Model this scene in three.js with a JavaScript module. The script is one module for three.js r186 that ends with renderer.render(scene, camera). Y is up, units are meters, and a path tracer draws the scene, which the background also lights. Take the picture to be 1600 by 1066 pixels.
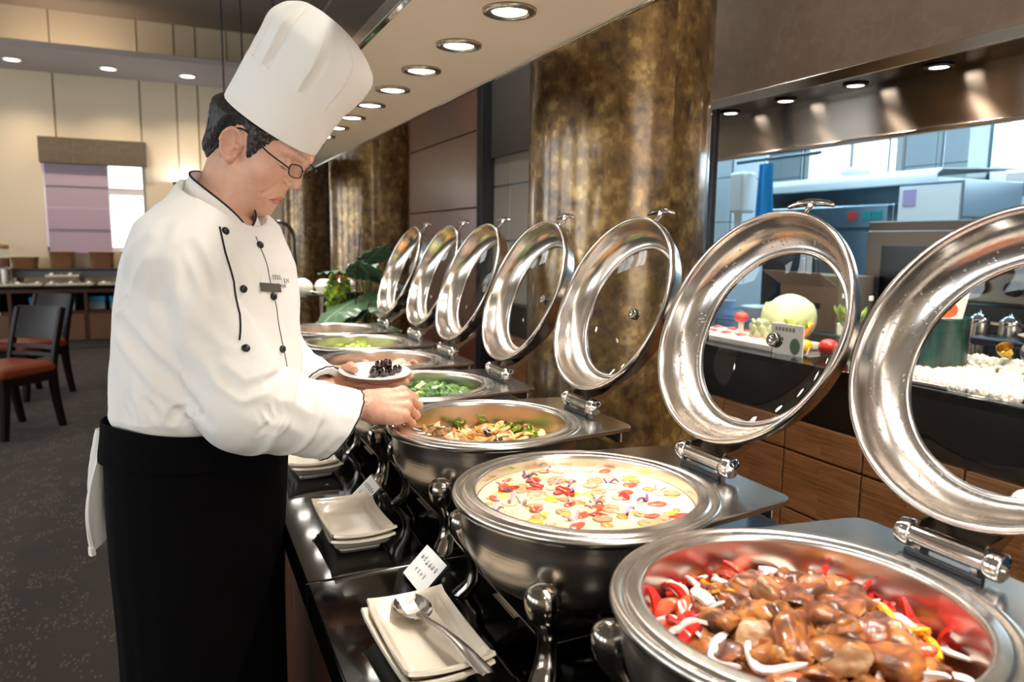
import * as THREE from 'three';
import { mergeGeometries, mergeVertices, toCreasedNormals } from 'three/addons/utils/BufferGeometryUtils.js';
import { RoundedBoxGeometry } from 'three/addons/geometries/RoundedBoxGeometry.js';
import { RectAreaLightUniformsLib } from 'three/addons/lights/RectAreaLightUniformsLib.js';

RectAreaLightUniformsLib.init();
const scene = new THREE.Scene();
const V = (x, y, z) => new THREE.Vector3(x, y, z);

// ---------- camera ----------
const camera = new THREE.PerspectiveCamera(2 * Math.atan(533 / 1143) * 180 / Math.PI, 1600 / 1066, 0.05, 60);
camera.position.set(0, 1.40, 0);
const YAW = 0.4302, PITCH = 0.136;
camera.lookAt(Math.sin(YAW) * Math.cos(PITCH), 1.40 - Math.sin(PITCH), -Math.cos(YAW) * Math.cos(PITCH));
camera.rotateZ(0.0131);
camera.focus = 1.38;
camera.userData.fStop = 4.5;
camera.updateMatrixWorld();

// ---------- exposure and sky ----------
const renderer = new THREE.WebGLRenderer({ antialias: true });
renderer.toneMapping = THREE.LinearToneMapping;
renderer.toneMappingExposure = 1.08;
renderer.shadowMap.enabled = true;
scene.background = new THREE.Color(0.75, 0.85, 1.0);

// ---------- light levels (every lamp's own light stands in its builder) ----------
const WARM = new THREE.Color(1.0, 0.80, 0.60), DAY = new THREE.Color(0.86, 0.94, 1.0), COOL = new THREE.Color(0.50, 0.79, 1.0), NEUTRAL = new THREE.Color(1.0, 0.93, 0.85);
const POWER = { canopy: 1.2, hood: 3.0, beam: 2.0, window: 2.0, kitchen: 11.0, ceiling: 5, front: 2.6 };
function areaLight(color, intensity, w, h, pos, target) {
  const l = new THREE.RectAreaLight(color, intensity, w, h);
  l.position.copy(pos); l.lookAt(target); l.name = 'area_light'; scene.add(l); return l;
}
function spotLight(color, intensity, pos, target, angle, penumbra, radius) {
  const l = new THREE.SpotLight(color, intensity, 0, angle, penumbra, 2);
  l.name = 'spot_light'; l.position.copy(pos); l.target.position.copy(target); l.castShadow = true; l.shadow.radius = radius;
  scene.add(l); scene.add(l.target); return l;
}

// ---------- helpers ----------
function rng(seed) { let s = seed >>> 0; return () => { s = (s + 0x6d2b79f5) | 0; let t = Math.imul(s ^ (s >>> 15), 1 | s); t = (t + Math.imul(t ^ (t >>> 7), 61 | t)) ^ t; return ((t ^ (t >>> 14)) >>> 0) / 4294967296; }; }
const lerp = (a, b, t) => a + (b - a) * t, clamp = (x, a = 0, b = 1) => Math.min(b, Math.max(a, x));
const sstep = (a, b, x) => { const t = clamp((x - a) / (b - a)); return t * t * (3 - 2 * t); };
const mix3 = (a, b, t) => [lerp(a[0], b[0], t), lerp(a[1], b[1], t), lerp(a[2], b[2], t)];
function hash(x, y, z) { let h = Math.imul(x, 374761393) + Math.imul(y, 668265263) + Math.imul(z, 2147483647 - 1274126177); h = Math.imul(h ^ (h >>> 13), 1274126177); return ((h ^ (h >>> 16)) >>> 0) / 4294967295; }
function noise(x, y = 0, z = 0, per = 0) {
  const i = Math.floor(x), j = Math.floor(y), k = Math.floor(z), u = x - i, v = y - j, w = z - k;
  const s = u * u * (3 - 2 * u), t = v * v * (3 - 2 * v), r = w * w * (3 - 2 * w), m = per ? (n) => ((n % per) + per) % per : (n) => n;
  const h = (a, b, c) => hash(m(i + a), m(j + b), k + c);
  return lerp(lerp(lerp(h(0, 0, 0), h(1, 0, 0), s), lerp(h(0, 1, 0), h(1, 1, 0), s), t), lerp(lerp(h(0, 0, 1), h(1, 0, 1), s), lerp(h(0, 1, 1), h(1, 1, 1), s), t), r) * 2 - 1;
}
function fbm(x, y, z = 0, oct = 4, per = 0) { let a = 0, g = 0.5, f = 1; for (let o = 0; o < oct; o++) { a += g * noise(x * f, y * f, z + o * 17, per * f); g *= 0.5; f *= 2; } return a; }
// a tiling texture from f(u, v) -> [r, g, b] in 0..1
function tex(w, h, f, srgb = true, rx = 1, ry = 1) {
  const d = new Uint8Array(w * h * 4);
  for (let y = 0; y < h; y++) for (let x = 0; x < w; x++) {
    const c = f((x + 0.5) / w, (y + 0.5) / h), o = (y * w + x) * 4;
    d[o] = clamp(c[0]) * 255; d[o + 1] = clamp(c[1]) * 255; d[o + 2] = clamp(c[2]) * 255; d[o + 3] = 255;
  }
  const t = new THREE.DataTexture(d, w, h); t.magFilter = THREE.LinearFilter; t.minFilter = THREE.LinearFilter; t.wrapS = t.wrapT = THREE.RepeatWrapping; t.repeat.set(rx, ry);
  if (srgb) t.colorSpace = THREE.SRGBColorSpace; t.needsUpdate = true; return t;
}
function mat(name, color, roughness = 0.6, metalness = 0, more = {}) {
  const m = new THREE.MeshPhysicalMaterial({ color, roughness, metalness, ...more }); m.name = name; return m;
}
const hex = (h) => new THREE.Color(h);

const taken = new Map();
function numbered(name) { const n = taken.get(name) ?? 0; taken.set(name, n + 1); return n ? name + '_' + String(n).padStart(3, '0') : name; }
function shade(o) { o.traverse((c) => { if (c.isMesh) { c.castShadow = true; c.receiveShadow = true; } }); return o; }
function thing(name, label, category, pos = [0, 0, 0], turn = 0, group) {
  const o = new THREE.Group(); o.name = numbered(name); o.position.set(...pos); o.rotation.y = turn; o.userData = { label, category };
  if (group) o.userData.group = group; scene.add(o); return o;
}
function part(name, geo, m, parent, label) {
  const o = new THREE.Mesh(Array.isArray(geo) ? join(geo) : geo, m); o.name = name; parent.add(o); o.castShadow = o.receiveShadow = true;
  if (label) o.userData.label = label; return o;
}
function solo(name, geo, m, label, category, pos, group) {
  const o = new THREE.Mesh(Array.isArray(geo) ? join(geo) : geo, m); o.name = numbered(name); scene.add(o); o.castShadow = o.receiveShadow = true;
  o.userData = { label, category }; if (group) o.userData.group = group; if (pos) o.position.set(...pos); return o;
}
function struct(name, geo, m, label) {
  const o = new THREE.Mesh(Array.isArray(geo) ? join(geo) : geo, m); o.name = numbered(name); o.userData = { kind: 'structure' }; if (label) o.userData.label = label;
  scene.add(o); o.castShadow = o.receiveShadow = true; return o;
}
function dup(root, pos, turn, label, group) {
  const r = root.clone(); r.name = numbered(root.name.replace(/_\d{3}$/, '')); r.userData = { ...root.userData }; scene.add(r);
  if (pos) r.position.set(...pos); if (turn !== undefined) r.rotation.y = turn; if (label) r.userData.label = label; if (group) r.userData.group = group; return r;
}
function join(list) {
  const gs = list.map((g) => { let q = g.index ? g.toNonIndexed() : g.clone(); for (const k of Object.keys(q.attributes)) if (!['position', 'normal', 'uv'].includes(k)) q.deleteAttribute(k);
    if (!q.attributes.uv) q.setAttribute('uv', new THREE.BufferAttribute(new Float32Array(q.attributes.position.count * 2), 2)); if (!q.attributes.normal) q.computeVertexNormals(); return q; });
  return gs.length === 1 ? gs[0] : mergeGeometries(gs);
}
const at = (g, x, y, z) => g.translate(x, y, z);
// box with rounded edges and uv in metres
function box(w, h, d, x = 0, y = 0, z = 0, r = 0.003, seg = 2) {
  const g = r > 0 ? new RoundedBoxGeometry(w, h, d, seg, Math.min(r, w / 2.01, h / 2.01, d / 2.01)) : new THREE.BoxGeometry(w, h, d);
  boxUV(g); return g.translate(x, y, z);
}
function boxUV(g) {
  const p = g.attributes.position, n = g.attributes.normal, uv = g.attributes.uv;
  for (let i = 0; i < p.count; i++) {
    const a = Math.abs(n.getX(i)), b = Math.abs(n.getY(i)), c = Math.abs(n.getZ(i));
    if (a >= b && a >= c) uv.setXY(i, p.getZ(i), p.getY(i)); else if (b >= c) uv.setXY(i, p.getZ(i), p.getX(i)); else uv.setXY(i, p.getX(i), p.getY(i));
  }
  return g;
}
function span(x0, x1, y0, y1, z0, z1, r = 0.002, seg = 1) { return box(Math.abs(x1 - x0), Math.abs(y1 - y0), Math.abs(z1 - z0), (x0 + x1) / 2, (y0 + y1) / 2, (z0 + z1) / 2, r, seg); }
function smoothed(pts, n) { const c = new THREE.CatmullRomCurve3(pts.map((p) => V(...p))); return c.getPoints(n).map((p) => [p.x, p.y, p.z]); }
function tube(pts, r, seg = 24, rad = 8, closed = false) { return new THREE.TubeGeometry(new THREE.CatmullRomCurve3(pts.map((p) => Array.isArray(p) ? V(...p) : p), closed, 'centripetal'), seg, r, rad, closed); }
function lathe(prof, seg = 64) { const g = new THREE.LatheGeometry(prof.map((p) => new THREE.Vector2(Math.max(p[0], 0), p[1])), seg); return g; }
// lathe with smooth profile curve
function turned(prof, seg = 64, n = 60) { const c = new THREE.SplineCurve(prof.map((p) => new THREE.Vector2(p[0], p[1]))); return lathe(c.getPoints(n).map((p) => [p.x, p.y]), seg); }
function cyl(r0, r1, h, x = 0, y = 0, z = 0, seg = 24) { return new THREE.CylinderGeometry(r1, r0, h, seg).translate(x, y, z); }
// tube of changing radius through points [x, y, z, r(, flatten)]
function limb(pts, seg = 16, rad = 10, caps = true) {
  const c = new THREE.CatmullRomCurve3(pts.map((p) => V(p[0], p[1], p[2])), false, 'centripetal'), fr = c.computeFrenetFrames(seg, false), pos = [], idx = [], uv = [];
  const rad_at = (t) => { const f = t * (pts.length - 1), i = Math.min(pts.length - 2, Math.floor(f)); return lerp(pts[i][3], pts[i + 1][3], f - i); };
  for (let i = 0; i <= seg; i++) { const t = i / seg, p = c.getPoint(t), r = rad_at(t);
    for (let j = 0; j <= rad; j++) { const a = j / rad * Math.PI * 2, q = p.clone().addScaledVector(fr.normals[i], Math.cos(a) * r).addScaledVector(fr.binormals[i], Math.sin(a) * r); pos.push(q.x, q.y, q.z); uv.push(j / rad, t); } }
  for (let i = 0; i < seg; i++) for (let j = 0; j < rad; j++) { const a = i * (rad + 1) + j, b = a + rad + 1; idx.push(a, a + 1, b, b, a + 1, b + 1); }
  if (caps) for (const e of [0, seg]) { const p = c.getPoint(e / seg), k = pos.length / 3; pos.push(p.x, p.y, p.z); uv.push(0.5, 0.5); for (let j = 0; j < rad; j++) { const a = e * (rad + 1) + j; if (e) idx.push(a, a + 1, k); else idx.push(a + 1, a, k); } }
  const g = new THREE.BufferGeometry(); g.setAttribute('position', new THREE.Float32BufferAttribute(pos, 3)); g.setAttribute('uv', new THREE.Float32BufferAttribute(uv, 2)); g.setIndex(idx); g.computeVertexNormals(); return g;
}
// grid surface from f(u, v) -> [x, y, z]; optional thickness along the normal
function sheet(f, nu, nv, thick = 0) {
  const make = () => { const pos = [], uv = [], idx = []; for (let j = 0; j <= nv; j++) for (let i = 0; i <= nu; i++) { pos.push(...f(i / nu, j / nv)); uv.push(i / nu, j / nv); }
    for (let j = 0; j < nv; j++) for (let i = 0; i < nu; i++) { const a = j * (nu + 1) + i, b = a + nu + 1; idx.push(a, a + 1, b, b, a + 1, b + 1); }
    const g = new THREE.BufferGeometry(); g.setAttribute('position', new THREE.Float32BufferAttribute(pos, 3)); g.setAttribute('uv', new THREE.Float32BufferAttribute(uv, 2)); g.setIndex(idx); g.computeVertexNormals(); return g; };
  const a = make(); if (!thick) return a;
  const n = a.attributes.position.count, P = a.attributes.position.array, N = a.attributes.normal.array, pos = new Float32Array(n * 6), uv = new Float32Array(n * 4), idx = [...a.index.array];
  pos.set(P); uv.set(a.attributes.uv.array); uv.set(a.attributes.uv.array, n * 2);
  for (let i = 0; i < n * 3; i++) pos[n * 3 + i] = P[i] - N[i] * thick;
  for (let k = 0; k < a.index.count; k += 3) idx.push(a.index.array[k] + n, a.index.array[k + 2] + n, a.index.array[k + 1] + n);
  const rim = []; for (let i = 0; i < nu; i++) rim.push([i + 1, i], [nv * (nu + 1) + i, nv * (nu + 1) + i + 1]); for (let j = 0; j < nv; j++) rim.push([j * (nu + 1), (j + 1) * (nu + 1)], [(j + 1) * (nu + 1) + nu, j * (nu + 1) + nu]);
  for (const [p, q] of rim) idx.push(p, q, p + n, q, q + n, p + n);
  const g = new THREE.BufferGeometry(); g.setAttribute('position', new THREE.BufferAttribute(pos, 3)); g.setAttribute('uv', new THREE.BufferAttribute(uv, 2)); g.setIndex(idx); return toCreasedNormals(g, 0.9);
}
function bumpy(g, amp, freq, seed = 0) { // push vertices along their normal by noise
  const p = g.attributes.position, n = g.attributes.normal;
  for (let i = 0; i < p.count; i++) { const k = amp * fbm(p.getX(i) * freq + seed * 7.3, p.getY(i) * freq + seed * 3.1, p.getZ(i) * freq + seed, 3); p.setXYZ(i, p.getX(i) + n.getX(i) * k, p.getY(i) + n.getY(i) * k, p.getZ(i) + n.getZ(i) * k); }
  g.computeVertexNormals(); return g;
}
function ball(r, detail = 3, sx = 1, sy = 1, sz = 1) { let g = new THREE.IcosahedronGeometry(r, detail); g.deleteAttribute('uv'); g.deleteAttribute('normal'); g = mergeVertices(g, 1e-6); g.scale(sx, sy, sz); g.computeVertexNormals(); return g; }
function blob(r, sx, sy, sz, amp, freq, seed, detail = 3) {
  let g = new THREE.IcosahedronGeometry(r, detail); g.deleteAttribute('uv'); g.deleteAttribute('normal'); g = mergeVertices(g, 1e-6); g.scale(sx, sy, sz); g.computeVertexNormals(); return bumpy(g, amp, freq, seed);
}
function tint(g, f) { const p = g.attributes.position, c = new Float32Array(p.count * 3); for (let i = 0; i < p.count; i++) c.set(f(p.getX(i), p.getY(i), p.getZ(i)), i * 3); g.setAttribute('color', new THREE.BufferAttribute(c, 3)); return g; }
function rounded(w, h, r) { const s = new THREE.Shape(), x = -w / 2, y = -h / 2; s.moveTo(x + r, y); s.lineTo(-x - r, y); s.absarc(-x - r, y + r, r, -Math.PI / 2, 0); s.lineTo(-x, -y - r); s.absarc(-x - r, -y - r, r, 0, Math.PI / 2); s.lineTo(x + r, -y); s.absarc(x + r, -y - r, r, Math.PI / 2, Math.PI); s.lineTo(x, y + r); s.absarc(x + r, y + r, r, Math.PI, 1.5 * Math.PI); return s; }
function extrude(shape, depth, bevel = 0, seg = 2, curve = 12) { return new THREE.ExtrudeGeometry(shape, { depth, bevelEnabled: bevel > 0, bevelThickness: bevel, bevelSize: bevel, bevelOffset: -bevel, bevelSegments: seg, curveSegments: curve }); }
// isosurface of a signed distance by surface nets; blocks far from the surface are skipped
function nets(sdf, lo, hi, cell, color) {
  const nx = Math.ceil((hi[0] - lo[0]) / cell) + 1, ny = Math.ceil((hi[1] - lo[1]) / cell) + 1, nz = Math.ceil((hi[2] - lo[2]) / cell) + 1, B = 6, F = new Float32Array(nx * ny * nz);
  const id = (i, j, k) => (k * ny + j) * nx + i;
  for (let k0 = 0; k0 < nz; k0 += B) for (let j0 = 0; j0 < ny; j0 += B) for (let i0 = 0; i0 < nx; i0 += B) {
    const h = B / 2, d = sdf(lo[0] + (i0 + h) * cell, lo[1] + (j0 + h) * cell, lo[2] + (k0 + h) * cell), far = Math.abs(d) > B * cell * 1.35;
    for (let k = k0; k < Math.min(nz, k0 + B); k++) for (let j = j0; j < Math.min(ny, j0 + B); j++) for (let i = i0; i < Math.min(nx, i0 + B); i++) F[id(i, j, k)] = far ? d : sdf(lo[0] + i * cell, lo[1] + j * cell, lo[2] + k * cell);
  }
  const vid = new Int32Array(nx * ny * nz).fill(-1), pos = [], idx = [];
  for (let k = 0; k < nz - 1; k++) for (let j = 0; j < ny - 1; j++) for (let i = 0; i < nx - 1; i++) {
    let sx = 0, sy = 0, sz = 0, n = 0; const c = []; let m = 0;
    for (let q = 0; q < 8; q++) { const f = F[id(i + (q & 1), j + (q >> 1 & 1), k + (q >> 2))]; c.push(f); if (f < 0) m++; }
    if (m === 0 || m === 8) continue;
    for (let q = 0; q < 8; q++) for (const b of [1, 2, 4]) { if (q & b) continue; const r = q | b; if ((c[q] < 0) === (c[r] < 0)) continue; const t = c[q] / (c[q] - c[r]); sx += (q & 1) + (b === 1 ? t : 0); sy += (q >> 1 & 1) + (b === 2 ? t : 0); sz += (q >> 2) + (b === 4 ? t : 0); n++; }
    vid[id(i, j, k)] = pos.length / 3; pos.push(lo[0] + (i + sx / n) * cell, lo[1] + (j + sy / n) * cell, lo[2] + (k + sz / n) * cell);
  }
  const quad = (a, b, c, d, flip) => { if (a < 0 || b < 0 || c < 0 || d < 0) return; if (flip) idx.push(a, c, b, a, d, c); else idx.push(a, b, c, a, c, d); };
  for (let k = 1; k < nz - 1; k++) for (let j = 1; j < ny - 1; j++) for (let i = 1; i < nx - 1; i++) {
    const a = F[id(i, j, k)] < 0;
    if (a !== F[id(i + 1, j, k)] < 0) quad(vid[id(i, j - 1, k - 1)], vid[id(i, j, k - 1)], vid[id(i, j, k)], vid[id(i, j - 1, k)], !a);
    if (a !== F[id(i, j + 1, k)] < 0) quad(vid[id(i - 1, j, k - 1)], vid[id(i - 1, j, k)], vid[id(i, j, k)], vid[id(i, j, k - 1)], !a);
    if (a !== F[id(i, j, k + 1)] < 0) quad(vid[id(i - 1, j - 1, k)], vid[id(i, j - 1, k)], vid[id(i, j, k)], vid[id(i - 1, j, k)], !a);
  }
  const e = cell * 0.5, nor = new Float32Array(pos.length), v = new THREE.Vector3(), col = color ? new Float32Array(pos.length) : null, uv = new Float32Array(pos.length / 3 * 2);
  for (let i = 0; i < pos.length; i += 3) {
    const x = pos[i], y = pos[i + 1], z = pos[i + 2];
    v.set(sdf(x + e, y, z) - sdf(x - e, y, z), sdf(x, y + e, z) - sdf(x, y - e, z), sdf(x, y, z + e) - sdf(x, y, z - e)).normalize(); nor[i] = v.x; nor[i + 1] = v.y; nor[i + 2] = v.z;
    uv[i / 3 * 2] = Math.abs(v.x) > Math.abs(v.z) ? z : x; uv[i / 3 * 2 + 1] = y;
    if (color) { const c = color(x, y, z, v); col[i] = c[0]; col[i + 1] = c[1]; col[i + 2] = c[2]; }
  }
  const g = new THREE.BufferGeometry(); g.setAttribute('position', new THREE.Float32BufferAttribute(pos, 3)); g.setAttribute('normal', new THREE.BufferAttribute(nor, 3)); g.setAttribute('uv', new THREE.BufferAttribute(uv, 2));
  if (color) g.setAttribute('color', new THREE.BufferAttribute(col, 3)); g.setIndex(idx); return g;
}
const smin = (a, b, k) => { const h = Math.max(k - Math.abs(a - b), 0) / k; return Math.min(a, b) - h * h * k * 0.25; };
const smax = (a, b, k) => -smin(-a, -b, k);
function capsule(x, y, z, a, b, ra, rb) { // tapered
  const bx = b[0] - a[0], by = b[1] - a[1], bz = b[2] - a[2], px = x - a[0], py = y - a[1], pz = z - a[2], t = clamp((px * bx + py * by + pz * bz) / (bx * bx + by * by + bz * bz));
  return Math.hypot(px - bx * t, py - by * t, pz - bz * t) - lerp(ra, rb, t);
}
function ellip(x, y, z, c, r) { const a = (x - c[0]) / r[0], b = (y - c[1]) / r[1], d = (z - c[2]) / r[2], k = Math.hypot(a, b, d); const m = Math.hypot(a / r[0], b / r[1], d / r[2]); return m < 1e-9 ? -Math.min(...r) : k * (k - 1) / m; }

// ---------- materials ----------
const T = {};
T.brush = tex(256, 256, (u, v) => { const k = 0.5 + 0.5 * fbm(u * 4, v * 128, 3, 3, 0); return [k, k, k]; }, false);
T.patina = tex(1024, 1024, (u, v) => {
  const a = fbm(u * 7, v * 7, 1, 6, 7), b = fbm(u * 26, v * 26, 9, 5, 26), c = fbm(u * 90, v * 60, 5, 3, 0), m = 0.47 + 0.42 * a + 0.34 * b + 0.3 * c;
  let k = mix3([0.30, 0.215, 0.125], [0.62, 0.49, 0.27], clamp(m)); k = mix3(k, [0.84, 0.74, 0.52], sstep(0.18, 0.6, b + 0.5 * a) * 0.32); return mix3(k, [0.15, 0.105, 0.065], sstep(0.1, 0.6, -b - 0.5 * a) * 0.32);
}, true, 2.4, 4.8);
T.patinaRough = tex(256, 256, (u, v) => { const k = 0.30 + 0.22 * fbm(u * 12, v * 12, 4, 4, 12); return [k, k, k]; }, false, 3, 2);
T.plaster = tex(512, 512, (u, v) => { const a = fbm(u * 6, v * 6, 2, 5, 6), b = fbm(u * 40, v * 40, 7, 3, 40), r = Math.pow(1 - Math.abs(noise(u * 16 + 2.5 * a, v * 16 + 2.5 * b, 3)), 14); const k = 0.5 + 0.35 * a + 0.25 * b; return mix3(mix3([0.42, 0.35, 0.29], [0.54, 0.46, 0.39], k), [0.72, 0.65, 0.57], r * 0.14); }, true, 0.7, 0.7);
T.oak = tex(512, 512, (u, v) => { const g = fbm(u * 3, v * 90, 2, 4, 0) + 0.5 * fbm(u * 14, v * 240, 8, 2), w = fbm(u * 2, v * 5, 4, 2, 0); return mix3([0.46, 0.30, 0.17], [0.70, 0.49, 0.31], 0.5 + 0.6 * g + 0.25 * w); }, true, 2.2, 2.2);
T.rosewood = tex(256, 512, (u, v) => { const g = fbm(u * 40, v * 2, 6, 4), w = fbm(u * 6, v * 1, 2, 2); return mix3([0.16, 0.075, 0.035], [0.42, 0.22, 0.12], 0.5 + 0.6 * g + 0.4 * w); }, true, 3, 1);
T.carpet = tex(1024, 1024, (u, v) => {
  const cu = Math.floor(u * 96), cv = Math.floor(v * 200), row = fbm(cv * 0.11, 3.3, 1, 2), blk = fbm(Math.floor(u * 24) * 0.7, Math.floor(v * 28) * 0.9, 5, 2), yarn = 0.5 + 0.5 * noise(u * 300, v * 300, 2), on = hash(cu, cv, 5) > 0.80 - 0.2 * row && blk > 0.03 ? 1 : 0;
  const k = mix3([0.145, 0.118, 0.10], [0.20, 0.166, 0.142], yarn * 0.6 + 0.4 * (0.5 + fbm(u * 8, v * 8, 1, 3, 8))); return mix3(k, [0.36, 0.33, 0.28], on * (0.45 + 0.4 * yarn));
}, true, 0.75, 0.75);
T.granite = tex(512, 512, (u, v) => { const s = noise(u * 200, v * 200, 4); const k = 0.022 + (s > 0.72 ? 0.08 : 0) + 0.01 * fbm(u * 12, v * 12, 2, 3, 12); return [k, k * 0.96, k * 0.95]; }, true, 3, 3);
T.weave = tex(256, 256, (u, v) => { const k = 0.5 + 0.3 * Math.sin(u * 128 * Math.PI) * Math.sin(v * 128 * Math.PI) + 0.2 * noise(u * 64, v * 64, 3, 64); return [k, k, k]; }, false, 12, 12);
T.linen = tex(256, 256, (u, v) => { const k = 0.5 + 0.5 * fbm(u * 80, v * 10, 3, 3) + 0.25 * fbm(u * 6, v * 70, 9, 2); return mix3([0.34, 0.30, 0.25], [0.47, 0.43, 0.36], k); }, true, 2, 2);
T.wicker = tex(256, 256, (u, v) => { const k = Math.abs(Math.sin(v * 40 * Math.PI)) * (0.7 + 0.3 * Math.sin(u * 60 * Math.PI + Math.floor(v * 40) * Math.PI)); return mix3([0.30, 0.19, 0.10], [0.66, 0.47, 0.29], k); }, true, 4, 4);
T.skinBump = tex(512, 512, (u, v) => { const k = 0.5 + 0.35 * fbm(u * 90, v * 90, 3, 3, 90) + 0.2 * fbm(u * 30, v * 30, 7, 2, 30); return [k, k, k]; }, false, 8, 8);
const M = {
  steel: mat('polished_steel', hex('#cfcac4'), 0.2, 1),
  bowl: mat('brushed_steel', hex('#b9b1a8'), 0.27, 1, { bumpMap: T.brush, bumpScale: 0.0002 }),
  pan: mat('satin_steel', hex('#d6cfc6'), 0.24, 1),
  chrome: mat('chrome', hex('#e2e2e2'), 0.06, 1),
  lid: mat('lid_steel', hex('#d3cbc3'), 0.2, 1),
  leg: mat('leg_steel', hex('#a49c92'), 0.16, 1),
  lidGlass: mat('lid_glass', hex('#f3f6f6'), 0.0, 0, { transmission: 1, thickness: 0, ior: 1.5 }),
  glass: mat('clear_glass', hex('#eef6f4'), 0.02, 0, { transmission: 1, thickness: 0, ior: 1.5 }),
  patina: mat('bronze_patina', hex('#ffffff'), 1, 0.55, { map: T.patina, roughnessMap: T.patinaRough, clearcoat: 0.6, clearcoatRoughness: 0.12 }),
  plaster: mat('brown_plaster', hex('#ffffff'), 0.75, 0, { map: T.plaster }),
  oak: mat('oak_veneer', hex('#ffffff'), 0.45, 0, { map: T.oak }),
  rosewood: mat('rosewood', hex('#ffffff'), 0.35, 0, { map: T.rosewood }),
  brownPanel: mat('glossy_brown_panel', hex('#6a3a27'), 0.28, 0, { clearcoat: 0.22, clearcoatRoughness: 0.2 }),
  greyPanel: mat('grey_panel', hex('#55504a'), 0.35, 0.3),
  warmSteel: mat('warm_steel_panel', hex('#b5aa9d'), 0.36, 0.55),
  carpet: mat('carpet', hex('#ffffff'), 0.95, 0, { map: T.carpet }),
  granite: mat('black_granite', hex('#ffffff'), 0.07, 0, { map: T.granite }),
  black: mat('black_laminate', hex('#100f0f'), 0.25, 0),
  blackMatt: mat('matt_black', hex('#0c0b0b'), 0.6, 0),
  cream: mat('cream_paint', hex('#e6d6ba'), 0.8, 0),
  creamPanel: mat('cream_panel', hex('#fbecdc'), 0.55, 0),
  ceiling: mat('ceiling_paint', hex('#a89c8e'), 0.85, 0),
  white: mat('white_paint', hex('#ecebe8'), 0.5, 0),
  porcelain: mat('cream_porcelain', hex('#ddd2bf'), 0.16, 0, { clearcoat: 0.4 }),
  porcelainWhite: mat('white_porcelain', hex('#f4f1ec'), 0.15, 0, { clearcoat: 0.4 }),
  tile: mat('white_tile', hex('#d9e2e6'), 0.2, 0),
  grout: mat('tile_grout', hex('#7d878d'), 0.8, 0),
  kitchenSteel: mat('kitchen_steel', hex('#a9b8c2'), 0.32, 1),
  darkSteel: mat('dark_steel', hex('#3f4247'), 0.35, 0.8),
  darkWood: mat('dark_wood', hex('#1a0f0c'), 0.4, 0, { specularIntensity: 0.3 }),
  leather: mat('rust_leather', hex('#7d3418'), 0.45, 0),
  linen: mat('linen', hex('#ffffff'), 0.95, 0, { map: T.linen }),
  lavender: mat('lavender_blind', hex('#b9a5b4'), 0.9, 0, { emissive: hex('#000000') }),
  wicker: mat('wicker', hex('#ffffff'), 0.8, 0, { map: T.wicker }),
  paper: mat('white_paper', hex('#f1efea'), 0.8, 0),
  acrylic: mat('clear_acrylic', hex('#f7fbfb'), 0.02, 0, { transmission: 1, thickness: 0, ior: 1.49 }),
  blue: mat('blue_plastic', hex('#1ba3d6'), 0.5, 0),
  coat: mat('white_cotton', hex('#f4f1ec'), 0.85, 0, { bumpMap: T.weave, bumpScale: 0.00012, sheen: 0.2 }),
  piping: mat('black_piping', hex('#141214'), 0.7, 0),
  apron: mat('black_cotton', hex('#060506'), 1, 0, { specularIntensity: 0.25 }),
  hat: mat('white_hat_cloth', hex('#faf7f1'), 0.85, 0),
  lamp: (c, k) => mat('lamp_glow', hex('#ffffff'), 0.5, 0, { emissive: c, emissiveIntensity: k }),
};
M.windowGlow = mat('window_daylight', hex('#ffffff'), 0.4, 0, { emissive: DAY, emissiveIntensity: 3.2 });
const FRONT = new THREE.Color(1.0, 0.95, 0.88);
M.unseenFrontGlow = mat('window_front_daylight', hex('#ffffff'), 0.4, 0, { emissive: FRONT, emissiveIntensity: 1.8 });  // glow of the unseen light source behind the camera
M.lampWarm = M.lamp(new THREE.Color(1, 0.90, 0.74), 9);
M.lampBright = M.lamp(new THREE.Color(1, 0.93, 0.82), 30);

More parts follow.
